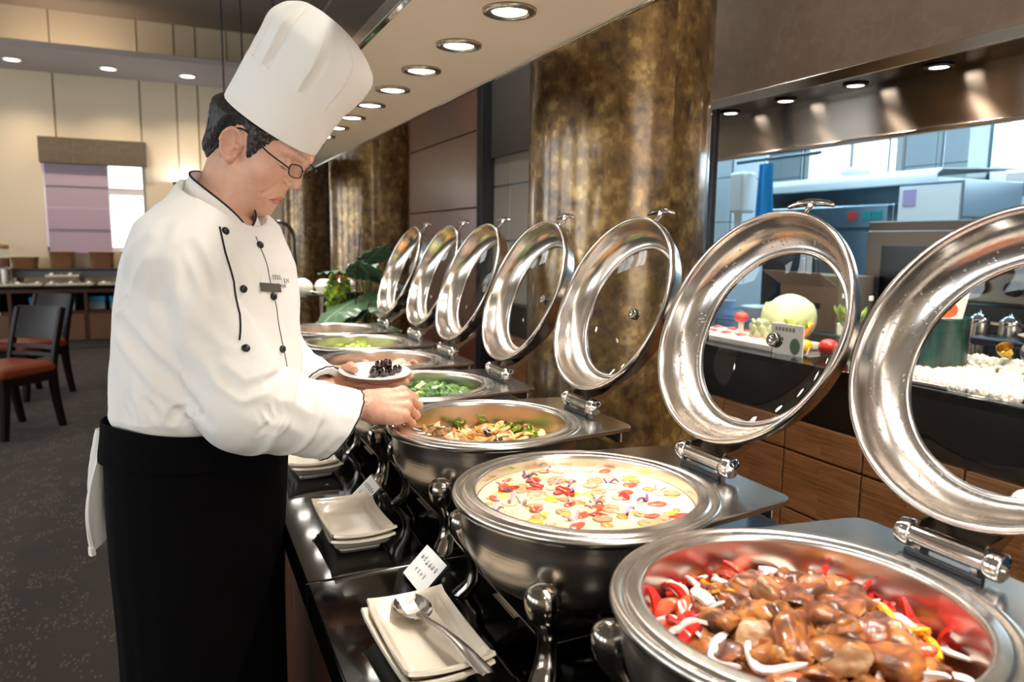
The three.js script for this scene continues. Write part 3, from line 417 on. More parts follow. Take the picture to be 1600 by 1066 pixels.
// ---------- service station between the aisle and the kitchen ----------
{
  struct('trim_6', span(2.24, 3.0, 0, 0.1, -5.25, 2.2, 0), M.blackMatt);
  const top = thing('station_worktop', 'black stone worktop of the service station along the open kitchen', 'worktop', [2.2, 0.72, 0]);
  part('slab', span(-0.01, 0.8, 0.19, 0.225, -5.25, 2.2, 0.004), M.granite, top); part('front_panel', span(0, 0.05, 0, 0.19, -5.25, 2.2, 0.002), M.black, top);
  let k = 0;
  const proto = new THREE.Group();
  for (let z = -5.11; z < 1.9; z += 0.37) {
    const far = z < -2.4, off = z > -1.2;
    const c = thing('drawer_unit', z > -2.0 && z < -1.75 ? 'oak drawer unit in view between the two nearest lids, its upper drawer whole' : z > -2.3 && z < -2.0 ? 'oak drawer unit next to the one between the nearest lids, on the column side' : far ? 'oak drawer unit of the service station hidden behind the bronze column and lids' : off ? 'oak drawer unit of the service station behind the nearest lid, at the right edge' : 'oak drawer unit half covered by the nearest open lid', 'drawer unit', [2.2, 0, z + 0.185], 0, 'oak drawer units of the service station');
    part('carcass', span(0.03, 0.7, 0.1, 0.71, -0.184, 0.184, 0), M.black, c);
    for (const [y0, y1] of [[0.59, 0.712], [0.352, 0.58], [0.11, 0.342]]) { const d = part('drawer', span(0, 0.03, y0, y1, -0.18, 0.18, 0.002), M.oak, c); }
  }
  // tray of sliced food, cabbage display, ice bed
  const y = 0.945;
  const tr = thing('food_tray', 'long white tray with rows of red garnished portions left of the cabbage', 'tray', [2.42, y, -2.62]);
  part('dish', [span(-0.14, 0.14, 0, 0.012, -0.36, 0.3, 0.005, 2), span(-0.14, -0.125, 0, 0.03, -0.36, 0.3, 0.005), span(0.125, 0.14, 0, 0.03, -0.36, 0.3, 0.005), span(-0.14, 0.14, 0, 0.03, -0.36, -0.345, 0.005), span(-0.14, 0.14, 0, 0.03, 0.285, 0.3, 0.005)], M.porcelainWhite, tr);
  const R = rng(3), rd = mat('red_garnish', hex('#c9483a'), 0.5), pk = mat('pale_portion', hex('#f0d9cb'), 0.6);
  for (let a = 0; a < 2; a++) for (let b = 0; b < 6; b++) { const s = solo('food_portion', blob(0.036, 1, 0.4, 1.1, 0.008, 40, a * 6 + b, 2), pk, 'pale portion topped with red in the long white tray', 'food', [2.355 + a * 0.12, y + 0.026, -2.9 + b * 0.1], 'portions in the white tray'); part('topping', blob(0.02, 1, 0.4, 1.3, 0.006, 60, a + b * 3, 2).translate(0, 0.014, 0), rd, s); }
  const leafMat = mat('cabbage_leaf', hex('#ffffff'), 0.5, 0, { vertexColors: true });
  const cab = thing('cabbage', 'big pale green round cabbage seen through the second nearest lid', 'cabbage', [2.56, y + 0.12, -2.52]);
  const cg = (x, yy, z) => mix3([0.62, 0.70, 0.34], [0.80, 0.83, 0.56], 0.5 + fbm(x * 40, yy * 40, z * 40, 3));
  part('heart', tint(blob(0.115, 1, 0.95, 1, 0.01, 14, 2, 4), cg), leafMat, cab);
  for (let i = 0; i < 7; i++) { const a = i / 7 * 6.283, g = tint(sheet((u, v) => { const th = a + (u - 0.5) * 1.7, ph = -0.9 + v * 1.5, rr = 0.1165 + 0.003 * Math.sin(u * 12) + 0.004 * v * v; return [rr * Math.cos(ph) * Math.cos(th), rr * Math.sin(ph), rr * Math.cos(ph) * Math.sin(th)]; }, 12, 10, 0.002), cg); part('leaf', g, leafMat, cab); }
  const small = thing('artichoke', 'small grey green artichoke leaning on the left of the big cabbage', 'artichoke', [2.44, y + 0.06, -2.56]);
  part('heart', tint(blob(0.05, 1, 1.1, 1, 0.006, 30, 5, 3), (x, yy, z) => mix3([0.36, 0.42, 0.24], [0.44, 0.5, 0.31], 0.5 + fbm(x * 60, yy * 60, z * 60, 2))), leafMat, small);
  for (let j = 0; j < 4; j++) for (let i = 0; i < 8; i++) { const a = (i + j * 0.5) / 8 * 6.283, ph = -0.7 + j * 0.45, q = ball(0.019, 1, 0.5, 1.2, 0.9).rotateZ(-ph * 0.6).translate(0.05 * Math.cos(ph), 0.055 * Math.sin(ph), 0).rotateY(a); part('scale', tint(q, () => [0.40, 0.46, 0.28]), leafMat, small); }
  const kinds = [['lettuce', 'frilly green lettuce head standing at the right of the cabbage', 'lettuce', [2.58, y + 0.13, -2.2], 0.075, [0.22, 0.42, 0.06], [0.5, 0.66, 0.2]], ['lettuce', 'yellow green leaf bunch in front of the cabbage on its right', 'lettuce', [2.46, y + 0.07, -2.36], 0.06, [0.45, 0.55, 0.1], [0.72, 0.76, 0.25]]];
  kinds.forEach(([nm, lb, ct, p, r, c0, c1], q) => { const t = thing(nm, lb, ct, p); const RR = rng(11 + q); for (let i = 0; i < 12; i++) { const a = RR() * 6.283, l = r * (0.8 + RR() * 0.8); part('leaf', tint(sheet((u, v) => { const w = r * 0.9 * Math.sin(Math.PI * Math.min(1, v * 0.9 + 0.08)) * (u - 0.5), f = 0.012 * Math.sin(u * 22 + i) * v; return [Math.cos(a) * (l * v * 0.7) - Math.sin(a) * w, l * (v - 0.35) + f, Math.sin(a) * (l * v * 0.7) + Math.cos(a) * w]; }, 10, 8, 0.0015), (x, yy, z) => mix3(c0, c1, clamp(0.5 + fbm(x * 50, yy * 50, z * 50, 3)))), leafMat, t); } });
  const veg = (nm, lb, g, c, p, grp) => solo(nm, g, mat(nm + '_skin', hex(c), 0.35), lb, nm.replace('_', ' '), p, grp);
  veg('tomato', 'small red tomato at the right foot of the lettuce, seen through the second lid', ball(0.04, 3, 1, 0.85, 1), '#b5211b', [2.42, y + 0.04, -2.16]); veg('radish', 'dark red radish right of the red tomato on the station', ball(0.032, 3, 1, 1.1, 1), '#8c1f33', [2.4, y + 0.035, -2.08]);
  veg('yellow_pepper', 'yellow pepper lying in front of the red tomato', blob(0.036, 1.3, 0.85, 1, 0.006, 30, 4), '#e8a80c', [2.36, y + 0.033, -2.24]); veg('carrot', 'orange carrot leaning between cabbage and tomato', limb([[0, 0, 0, 0.016], [0.02, 0.05, 0.02, 0.013], [0.05, 0.11, 0.05, 0.004]], 12, 12), '#d97a2b', [2.40, y + 0.014, -2.32]); veg('red_onion', 'red topped mushroom shaped vegetable at the left foot of the cabbage', ball(0.035, 3, 1, 0.7, 1), '#c63a2d', [2.44, y + 0.11, -2.7]);
  part('stem', cyl(0.014, 0.012, 0.09, 0, -0.05, 0, 12), pk, scene.children[scene.children.length - 1]);
  for (let i = 0; i < 4; i++) { const b = thing('bottle', ['leftmost', 'second', 'third', 'rightmost'][i] + ' of the four clear bottles standing behind the lettuce', 'bottle', [2.72, y, -2.36 + i * 0.06 + (i > 1 ? 0.02 : 0)], 0, 'clear bottles behind the lettuce'); part('body', turned([[0, 0], [0.02, 0.0], [0.022, 0.01], [0.022, 0.14], [0.009, 0.18], [0.008, 0.22], [0.0, 0.222]], 20), M.acrylic, b); part('cap', cyl(0.0095, 0.0095, 0.02, 0, 0.23, 0, 14), M.white, b); part('label', cyl(0.0226, 0.0226, 0.05, 0, 0.08, 0, 20), M.paper, b); }
  const sg = thing('sign_card', 'small white sign card with a green leaf print before the cabbage', 'sign', [2.29, y, -2.26], 0.05);
  part('card', span(0, 0.004, 0.0, 0.128, -0.085, 0.085, 0.001), M.paper, sg); part('stand', span(-0.01, 0.05, -0.001, 0.006, -0.05, 0.05, 0.001), M.acrylic, sg);
  const cs = (u, v) => [0.0, 0, 0]; part('leaf_print', extrude(new THREE.Shape().absellipse(0, 0, 0.026, 0.034, 0, 6.283), 0.0006).rotateY(-Math.PI / 2).translate(-0.0002, 0.04, 0.045), mat('green_print', hex('#51705a'), 0.8), sg);
  part('lettering', Array.from({ length: 6 }, (_, i) => span(-0.0006, 0, 0.098, 0.114, -0.062 + i * 0.018, -0.05 + i * 0.018, 0)), mat('grey_print', hex('#8e8a88'), 0.8), sg);
  // green pot with a menu card
  const pot = thing('green_pot', 'dark green marbled pot standing at the left end of the ice bed', 'pot', [2.5, y, -1.75]);
  part('shell', turned([[0, 0], [0.092, 0.0], [0.098, 0.01], [0.1, 0.19], [0.102, 0.196], [0.094, 0.196], [0.09, 0.06], [0, 0.05]], 48), mat('green_marble', hex('#ffffff'), 0.25, 0, { map: tex(256, 256, (u, v) => mix3([0.03, 0.11, 0.10], [0.16, 0.30, 0.27], 0.5 + fbm(u * 10, v * 6, 3, 4)), true, 2, 1) }), pot);
  part('fill', cyl(0.09, 0.09, 0.01, 0, 0.184, 0, 40), M.porcelainWhite, pot);
  const mc = thing('menu_card', 'white menu card with an orange picture standing in the green pot', 'menu card', [2.5, y + 0.19, -1.73], 0.1);
  part('card', extrude(new THREE.Shape([[-0.05, 0], [0.06, 0], [0.085, 0.14], [-0.06, 0.14]].map((p) => new THREE.Vector2(...p))), 0.003).rotateY(-Math.PI / 2), M.paper, mc); part('picture', extrude(new THREE.Shape().absellipse(0, 0, 0.042, 0.03, 0, 6.283), 0.0012).rotateY(-Math.PI / 2).translate(-0.0032, 0.042, 0.005), mat('orange_picture', hex('#d0562a'), 0.6), mc); part('picture', extrude(new THREE.Shape().absellipse(0, 0, 0.026, 0.01, 0, 6.283), 0.001).rotateY(-Math.PI / 2).translate(-0.0046, 0.05, 0.0), mat('brown_picture', hex('#4d2f22'), 0.6), mc);
  const ib = thing('ice_tray', 'long steel edged tray heaped with crushed ice in front of the green pot', 'ice tray', [2.5, y - 0.02, -1.2]);
  part('edge', span(-0.28, -0.26, 0.0, 0.022, -0.55, 0.85, 0.003), M.chrome, ib); part('edge', span(0.26, 0.28, 0.0, 0.05, -0.55, 0.85, 0.003), M.steel, ib); part('bed', span(-0.27, 0.27, 0, 0.012, -0.55, 0.85, 0.002), M.steel, ib);
  part('clip', span(-0.285, -0.2, 0.02, 0.034, -0.56, -0.3, 0.004), M.pan, ib);
  const ice = new THREE.InstancedMesh(new THREE.IcosahedronGeometry(0.012, 0), mat('crushed_ice', hex('#c9c2b6'), 0.3, 0, { clearcoat: 0.4 }), 5200), m4 = new THREE.Matrix4(), RI = rng(21), qt = new THREE.Quaternion(), eu = new THREE.Euler();
  for (let i = 0; i < 5200; i++) { const u = RI(), v = RI(), hgt = 0.03 + 0.075 * u * (0.6 + 0.5 * fbm(v * 8, u * 4, 2, 2)) ; qt.setFromEuler(eu.set(RI() * 6, RI() * 6, RI() * 6)); const s = 0.7 + RI() * 0.9; ice.setMatrixAt(i, m4.compose(V(lerp(-0.26, 0.25, u), hgt * (i % 3 ? 1 : RI()), lerp(-0.54, 0.84, v)), qt, V(s, s, s))); }
  ice.name = 'crushed_ice'; ice.userData = { label: 'crushed ice heaped in the tray', kind: 'stuff' }; ice.castShadow = ice.receiveShadow = true; ib.add(ice);
  const shell = (lb, p, r, c) => { const s = thing('oyster_shell', lb, 'shell', p); part('shell', tint(sheet((u, v) => { const a = u * Math.PI * 2, rr = r * v * (1 + 0.06 * Math.sin(a * 7)); return [rr * 0.35 * Math.cos(a) + 0.02 * v * v, rr * Math.sin(a) * 1.0 + 0.01, rr * Math.cos(a) * 0.8]; }, 32, 10, 0.004), (x, yy, z) => mix3(c, [c[0] * 0.5, c[1] * 0.5, c[2] * 0.5], 0.5 + 0.5 * Math.sin(Math.hypot(yy, z) * 400))), leafMat, s); part('flesh', blob(r * 0.5, 0.4, 0.8, 0.7, 0.004, 40, 3, 2).translate(-0.012, 0, 0), mat('shell_flesh', hex('#cfc6b4'), 0.3), s); };
  shell('green shell standing up in the crushed ice near the right edge', [2.5, y + 0.12, -1.3], 0.052, [0.2, 0.27, 0.17]); shell('dark brown shell in the ice at the right edge of the frame', [2.4, y + 0.08, -1.15], 0.04, [0.2, 0.15, 0.13]);
  const gc = thing('glass_cup', 'clear glass cup lying in the ice beside the green shell', 'glass', [2.52, y + 0.1, -1.42], 0.4); part('bowl', turned([[0.012, 0], [0.03, 0.01], [0.038, 0.05], [0.036, 0.08], [0.033, 0.05], [0.02, 0.014], [0, 0.01]], 28).rotateZ(1.2), M.acrylic, gc);
  const pl = thing('serving_plate', 'pale oval plate resting on the dark rail behind the ice', 'plate', [2.82, y + 0.12, -1.5]); part('dish', turned([[0, 0], [0.06, 0.0], [0.13, 0.02], [0.132, 0.024], [0.06, 0.008], [0, 0.007]], 40), M.porcelain, pl);
  const rl = thing('sneeze_guard_rail', 'dark blue metal rail behind the ice bed', 'rail', [2.8, y, -1.2]); part('bar', span(-0.05, 0.07, 0.085, 0.12, -0.6, 1.2, 0.015, 3), mat('blue_black_metal', hex('#20283a'), 0.25, 0.7), rl); for (const z of [-0.5, 0.4]) part('post', cyl(0.015, 0.015, 0.09, 0, 0.045, z, 12), M.darkSteel, rl);
  for (let i = 0; i < 2; i++) { const s = thing('salt_shaker', i ? 'right one of two steel topped shakers before the gas range' : 'left one of two steel topped shakers before the gas range', 'shaker', [2.9, y + 0.0, -1.86 + i * 0.12], 0, 'steel topped shakers'); part('body', turned([[0, 0], [0.035, 0], [0.038, 0.02], [0.036, 0.16], [0, 0.16]], 24), M.bowl, s); part('lid', turned([[0.037, 0.16], [0.036, 0.175], [0.02, 0.19], [0.008, 0.195], [0, 0.21]], 24), M.chrome, s); }
  const cup = thing('brass_scoop', 'small brass scoop lying between pot and shell', 'scoop', [2.6, y + 0.09, -1.56]); part('bowl', turned([[0.004, 0], [0.022, 0.004], [0.026, 0.03], [0.024, 0.03], [0.018, 0.006], [0, 0.004]], 24).rotateZ(0.7), mat('brass', hex('#c9a84a'), 0.2, 1), cup); part('handle', limb([[0.01, -0.005, 0, 0.005], [0.05, -0.05, 0, 0.006]], 6, 8), mat('brass_handle', hex('#b8963c'), 0.25, 1), cup);
}

// ---------- dining room ----------
{
  const sb = thing('sideboard', 'long wooden sideboard with black top and open shelf against the far wall', 'sideboard', [-1.4, 0, -10.7]);
  part('top', span(-1.3, 1.2, 0.745, 0.785, -0.3, 0.3, 0.004), M.granite, sb); part('plinth', span(-1.28, 1.18, 0, 0.1, -0.25, 0.22, 0), M.greyPanel, sb); part('shelf', span(-1.28, 1.18, 0.43, 0.47, -0.28, 0.25, 0.002), M.rosewood, sb); part('back', span(-1.28, 1.18, 0.1, 0.745, -0.28, -0.26, 0), M.darkWood, sb); part('rail', span(-1.28, 1.18, 0.70, 0.745, 0.2, 0.27, 0.002), M.rosewood, sb);
  for (const x of [-1.28, -0.45, 0.345, 1.15]) part('divider', span(x, x + 0.04, 0.1, 0.745, -0.28, 0.26, 0.002), M.rosewood, sb);
  for (const [a, b] of [[-1.24, -0.84], [-0.83, -0.45], [-0.4, -0.02], [-0.01, 0.34], [0.39, 0.76], [0.77, 1.14]]) part('door', span(a, b, 0.11, 0.43, 0.24, 0.265, 0.003), mat('door_veneer', hex('#6d4a30'), 0.5), sb);
  const R = rng(8);
  const spots = [[-2.5, 0.12, 'dark'], [-2.1, 0.2, 'blue'], [-1.55, 0.2, 'blue'], [-1.28, 0.22, 'blue'], [-0.93, 0.18, 'blue'], [-0.7, 0.17, 'blue'], [-0.5, 0.2, 'blue']];
  spots.slice(1).forEach(([x, w], i) => { const t = thing('storage_crate', ['leftmost', 'second', 'third', 'fourth', 'fifth', 'rightmost'][i] + ' bright blue crate on the sideboard shelf, counted from the left', 'crate', [x, 0.47, -10.72], 0, 'blue crates in the sideboard'); part('box', [span(-w / 2, w / 2, 0, 0.012, -0.15, 0.15, 0.004), span(-w / 2, w / 2, 0, 0.14, 0.14, 0.15, 0.004), span(-w / 2, w / 2, 0, 0.14, -0.15, -0.14, 0.004), span(-w / 2, -w / 2 + 0.01, 0, 0.14, -0.15, 0.15, 0.004), span(w / 2 - 0.01, w / 2, 0, 0.14, -0.15, 0.15, 0.004)], mat('pale_grey_plastic', hex('#8c9aa0'), 0.5), t, 'grey lower body'); part('lid', span(-w / 2 - 0.006, w / 2 + 0.006, 0.10, 0.17, -0.156, 0.158, 0.012, 3), M.blue, t, 'bright blue lid'); });
  const rk = thing('serving_rack', 'low dark grey rack on the sideboard carrying the bread baskets', 'rack', [-1.4, 0.785, -10.78]);
  part('deck', span(-1.1, 1.0, 0.17, 0.2, -0.16, 0.14, 0.004), M.darkSteel, rk); part('front', span(-1.1, 1.0, 0.09, 0.17, 0.1, 0.13, 0.003), mat('rack_grey', hex('#5c6064'), 0.5, 0.3), rk); for (const x of [-1.08, -0.36, 0.3, 0.98]) part('leg', span(x - 0.02, x + 0.02, 0, 0.17, -0.14, 0.12, 0.003), M.darkSteel, rk);
  [[-1.70, 0.27], [-1.30, 0.26], [-1.045, 0.02], [-0.86, 0.27], [-0.5, 0.27]].forEach(([x, w], i) => { if (i === 2) return; const h = i ? 0.2 : 0.13, k = i > 2 ? i - 1 : i;
    const t = thing('wicker_basket', ['low leftmost', 'second from left', 'third from left', 'rightmost half hidden'][k] + ' brown wicker basket on the rack below the window', 'basket', [x, 0.985, -10.8], 0, 'wicker baskets below the window');
    part('body', sheet((u, v) => { const a = u * Math.PI * 2, c = Math.cos(a), s = Math.sin(a), q = Math.pow(Math.abs(c) ** 6 + Math.abs(s) ** 6, -1 / 6), f = 0.92 + 0.1 * v; return [c * q * w / 2 * f, v * h, -s * q * 0.11 * f]; }, 48, 12, 0.008), M.wicker, t); part('rim', tube(Array.from({ length: 24 }, (_, j) => { const a = j / 24 * Math.PI * 2, c = Math.cos(a), s = Math.sin(a), q = Math.pow(Math.abs(c) ** 6 + Math.abs(s) ** 6, -1 / 6); return [c * q * w / 2 * 1.02, h, s * q * 0.112 * 1.02]; }), 0.009, 64, 8, true), M.wicker, t); part('liner', span(-w / 2 + 0.02, w / 2 - 0.02, 0.01, h - 0.02, -0.09, 0.09, 0.02), M.linen, t); });
  const tray = (lb, x, w, y, z) => { const t = thing('pastry_tray', lb, 'tray', [x, y, z]); part('plate', [span(-w / 2, w / 2, 0, 0.012, -0.09, 0.09, 0.004), span(-w / 2, w / 2, 0, 0.03, 0.082, 0.09, 0.003), span(-w / 2, w / 2, 0, 0.03, -0.09, -0.082, 0.003)], M.porcelain, t); for (let k = 0; k < Math.round(w / 0.1); k++) part('cutlery_roll', limb([[-w / 2 + 0.05 + k * 0.1, 0.03, -0.06, 0.014], [-w / 2 + 0.06 + k * 0.1, 0.035, 0.0, 0.018], [-w / 2 + 0.05 + k * 0.1, 0.03, 0.06, 0.014]], 6, 8), k % 2 ? M.linen : M.paper, t); };
  tray('leftmost cream tray of rolls at the front of the sideboard', -1.75, 0.5, 0.785, -10.5); tray('middle cream tray of rolls at the front of the sideboard', -1.2, 0.5, 0.785, -10.5); tray('rightmost cream tray of rolls on the sideboard beside the chef', -0.66, 0.46, 0.785, -10.5); tray('cream tray raised on the rack under the second basket', -1.28, 0.36, 0.785 + 0.10, -10.6);
  const jar = thing('glass_jar', 'glass jar with reddish filling at the left end of the sideboard', 'jar', [-1.93, 0.985, -10.75]); part('body', turned([[0, 0], [0.08, 0], [0.088, 0.02], [0.088, 0.2], [0.07, 0.24], [0.066, 0.24], [0, 0.235]], 28), M.acrylic, jar); part('filling', cyl(0.08, 0.08, 0.12, 0, 0.07, 0, 24), mat('jar_filling', hex('#7a4a3a'), 0.7), jar); part('lid', turned([[0.075, 0.24], [0.08, 0.25], [0.08, 0.285], [0.03, 0.3], [0, 0.3]], 28), mat('cork', hex('#a58256'), 0.8), jar);
  const urn = thing('steel_canister', 'dull steel canister on the sideboard below the glass jar', 'canister', [-1.86, 0.785, -10.55]); part('body', cyl(0.07, 0.07, 0.2, 0, 0.1, 0, 28), M.bowl, urn); part('lid', turned([[0.072, 0.2], [0.072, 0.215], [0.02, 0.23], [0, 0.24]], 28), M.steel, urn);
  const wl = thing('wall_lamp', 'small half cone wall lamp beside the window behind the chef collar', 'lamp', [0.16, 1.92, -10.9]); part('shade', turned([[0.02, 0], [0.06, 0.01], [0.15, 0.18], [0.145, 0.18], [0.05, 0.02], [0, 0.015]], 28), M.linen, wl); part('bulb', ball(0.04, 2).translate(0, 0.14, 0), M.lamp(DAY, 6), wl); part('bracket', span(-0.03, 0.03, 0.0, 0.06, -0.1, 0.0, 0.005), M.darkSteel, wl);
  { const l = new THREE.PointLight(DAY, 0.6); l.position.set(0.16, 2.1, -10.86); l.castShadow = true; l.name = 'wall_lamp_light'; l.shadow.radius = 2; scene.add(l); }
}
{ // table and chairs
  const tb = thing('dining_table', 'white topped round dining table at the left edge of the frame', 'table', [-1.98, 0, -7.3]);
  part('top', lathe([[0, 0.71], [0.60, 0.71], [0.62, 0.722], [0.62, 0.735], [0.61, 0.742], [0, 0.742]], 64), M.white, tb); part('pedestal', turned([[0.05, 0.03], [0.045, 0.3], [0.06, 0.7], [0.0, 0.7]], 24), M.darkWood, tb); part('foot', turned([[0, 0.045], [0.1, 0.04], [0.28, 0.015], [0.28, 0], [0, 0]], 40), M.darkWood, tb);
  const c = thing('dining_chair', 'nearer dark wooden chair with rust leather seat at the left edge', 'chair', [-0.986, 0, -6.29], 0);
  c.rotation.y = Math.atan2(-0.64, 0.77);   // +z of the chair is the way it faces
  const leg = (x, z, dx, dz, h) => sheet((u, v) => { const a = u * Math.PI * 2, s = 0.021 + 0.006 * v, q = Math.pow(Math.abs(Math.cos(a)) ** 8 + Math.abs(Math.sin(a)) ** 8, -1 / 8); return [x + dx * (1 - v) ** 1.6 + Math.cos(a) * q * s, h * v, z + dz * (1 - v) ** 1.6 - Math.sin(a) * q * s]; }, 24, 10);
  part('leg', leg(-0.19, 0.40, 0, 0.03, 0.42), M.darkWood, c); part('leg', leg(0.19, 0.40, 0, 0.03, 0.42), M.darkWood, c); part('leg', leg(-0.19, 0.02, 0, -0.06, 0.42), M.darkWood, c); part('leg', leg(0.19, 0.02, 0, -0.06, 0.42), M.darkWood, c);
  part('seat_frame', [span(-0.2, 0.2, 0.36, 0.41, 0.0, 0.03), span(-0.2, 0.2, 0.36, 0.41, 0.4, 0.425), span(-0.21, -0.18, 0.36, 0.41, 0, 0.42), span(0.18, 0.21, 0.36, 0.41, 0, 0.42)], M.darkWood, c);
  part('seat', box(0.44, 0.085, 0.45, 0, 0.455, 0.215, 0.035, 5), M.leather, c);
  const bz = (y) => -0.0 - 0.11 * ((y - 0.42) / 0.45) ** 1.3, post = (x) => sheet((u, v) => { const a = u * Math.PI * 2, y = 0.40 + 0.47 * v, q = Math.pow(Math.abs(Math.cos(a)) ** 8 + Math.abs(Math.sin(a)) ** 8, -1 / 8); return [x + Math.cos(a) * q * 0.019, y, 0.02 + bz(Math.max(y, 0.42)) - Math.sin(a) * q * 0.021]; }, 24, 12);
  part('back_post', post(-0.2), M.darkWood, c); part('back_post', post(0.2), M.darkWood, c);
  const slat = (y0, y1, k) => sheet((u, v) => { const y = lerp(y0, y1, v); return [lerp(-0.2, 0.2, u), y, 0.035 + bz(y) - k * Math.sin(u * Math.PI)]; }, 16, 8, 0.022);
  part('backrest', slat(0.645, 0.88, 0.03), M.darkWood, c); part('slat', slat(0.575, 0.605, 0.03), M.darkWood, c); part('slat', slat(0.52, 0.548, 0.03), M.darkWood, c);
  dup(c, [-1.068, 0, -7.64], undefined, 'farther dark wooden chair with rust leather seat, half behind the nearer one');
  c.userData.group = 'dark wooden dining chairs'; scene.children[scene.children.length - 1].userData.group = 'dark wooden dining chairs';
}

// ---------- buffet counter ----------
{
  const c = thing('buffet_counter', 'black polished stone buffet counter with rosewood front carrying the chafing dishes', 'counter', [0.183, 0, -1.6]);
  for (const [a, b] of [[-3.6, -1.3], [-1.297, 0.35], [0.353, 2.0]]) part('worktop', span(0, 0.985, 0.742, 0.80, a, b, 0.004, 2), M.granite, c);
  part('base', span(0.07, 0.95, 0.08, 0.742, -3.55, 1.95, 0), M.blackMatt, c);
  for (let k = 0; k < 10; k++) part('front_panel', span(0.05, 0.07, 0.10, 0.735, -3.55 + k * 0.55, -3.55 + k * 0.55 + 0.547, 0.002), M.rosewood, c);
  part('plinth', span(0.1, 0.9, 0, 0.08, -3.5, 1.9, 0), M.black, c);
}
// ---------- chafing dishes ----------
const DISH = [[0.604, -0.548], [0.571, -0.961], [0.590, -1.423], [0.579, -1.864], [0.581, -2.302], [0.604, -2.738], [0.595, -3.177]];
const drop = mat('water_drop', hex('#ffffff'), 0.02, 0, { transmission: 1, thickness: 0.002, ior: 1.33 });
{
  const names = ['nearest chafing dish, cut by the right edge, heaped with roast chicken', 'chafing dish of cream stew with tomato, second nearest', 'chafing dish with olives and pale shreds below the chef\'s hand', 'chafing dish of bright green broccoli behind the olive one', 'chafing dish of brown meat behind the white saucer', 'chafing dish of pale green cabbage, second farthest', 'farthest chafing dish with an empty looking golden inside'];
  const t = thing('chafing_dish', names[0], 'chafing dish', [DISH[0][0], 0.80, DISH[0][1]], 0, 'round steel chafing dishes');
  part('body', turned([[0.2, 0.204], [0.198, 0.19], [0.196, 0.165], [0.187, 0.13], [0.168, 0.1], [0.135, 0.077], [0.09, 0.066], [0, 0.063]], 96, 50), M.bowl, t, 'brushed steel body');
  part('rim', lathe([[0.198, 0.2], [0.2065, 0.203], [0.2095, 0.209], [0.2085, 0.2145], [0.204, 0.2175], [0.1985, 0.2165], [0.1955, 0.2135], [0.193, 0.2135], [0.1915, 0.2165], [0.188, 0.218], [0.178, 0.2185]], 128), M.pan, t, 'rolled steel rim');
  part('food_pan', lathe([[0.1785, 0.2185], [0.1745, 0.218], [0.1725, 0.2155], [0.1715, 0.21], [0.170, 0.138], [0.168, 0.128], [0.162, 0.123], [0.0, 0.122]], 128), M.pan, t, 'inner steel food pan');
  { const s = new THREE.Shape(); s.moveTo(-0.02, -0.2035); s.lineTo(0.245, -0.166); s.quadraticCurveTo(0.278, -0.162, 0.278, -0.135); s.lineTo(0.278, 0.135); s.quadraticCurveTo(0.278, 0.162, 0.245, 0.166); s.lineTo(-0.02, 0.2035); for (let k = 0; k <= 40; k++) { const a = lerp(Math.PI / 2 + 0.09, -Math.PI / 2 - 0.09, k / 40); s.lineTo(0.2 * Math.cos(a), 0.2 * Math.sin(a)); }
    part('back_plate', extrude(s, 0.005, 0.0025, 3, 40).rotateX(Math.PI / 2).translate(0, 0.2115, 0), M.steel, t, 'polished back plate'); part('plate_skirt', [span(0.262, 0.27, 0.17, 0.205, -0.13, 0.13, 0.003)], M.steel, t); }
  for (const sx of [-1, 1]) for (const sz of [-1, 1]) { // cabriole legs
    const L = turned([[0, 0], [0.0175, 0.0], [0.0195, 0.006], [0.0165, 0.024], [0.0138, 0.05], [0.0172, 0.08], [0.0235, 0.108], [0.0255, 0.127], [0.0215, 0.142], [0.009, 0.15], [0, 0.1515]], 24, 40), p = L.attributes.position;
    for (let i = 0; i < p.count; i++) { const y = p.getY(i), o = 0.012 * sstep(0.03, 0.0, y) - 0.012 * Math.sin(clamp(y / 0.1) * Math.PI) + 0.012 * sstep(0.06, 0.13, y); p.setX(i, p.getX(i) + sx * o * 0.7); p.setZ(i, p.getZ(i) + sz * o * 0.7); } L.computeVertexNormals();
    part('leg', L.translate(sx * 0.14, 0, sz * 0.14), M.leg, t, 'cabriole steel leg'); }
  for (const s of [-1, 1]) { part('cross_bar', span(-0.14, 0.14, 0.048, 0.053, s * 0.128 - 0.006, s * 0.128 + 0.006, 0.001), M.leg, t); part('cross_bar', span(s * 0.128 - 0.006, s * 0.128 + 0.006, 0.048, 0.053, -0.14, 0.14, 0.001), M.leg, t); }
  part('burner_tray', span(-0.14, 0.14, 0.043, 0.048, -0.04, 0.04, 0.001), M.leg, t); part('burner', turned([[0, 0.048], [0.036, 0.048], [0.038, 0.052], [0.038, 0.058], [0.026, 0.06], [0.024, 0.056], [0, 0.056]], 32), M.pan, t, 'fuel burner cup');
  // hinge
  const hg = part('hinge', new THREE.CylinderGeometry(0.0135, 0.0135, 0.096, 28).rotateX(Math.PI / 2).translate(0.2374, 0.237, 0), M.chrome, t, 'chrome hinge barrel');
  for (const s of [-1, 1]) part('end_cap', new THREE.LatheGeometry([[0.0, 0.014], [0.006, 0.0135], [0.0075, 0.011], [0.0135, 0.0105], [0.0172, 0.008], [0.0178, -0.002], [0.0172, -0.008], [0.0135, -0.0085]].map((p) => new THREE.Vector2(...p)), 32).rotateX(s * Math.PI / 2).translate(0.2374, 0.237, s * 0.056), M.chrome, hg);
  for (const s of [-1, 1]) part('bracket', span(0.228, 0.247, 0.211, 0.232, s * 0.036 - 0.004, s * 0.036 + 0.004, 0.001), M.steel, hg);
  part('stop_bar', span(0.222, 0.229, 0.2145, 0.221, -0.05, 0.05, 0.001), M.darkSteel, hg);
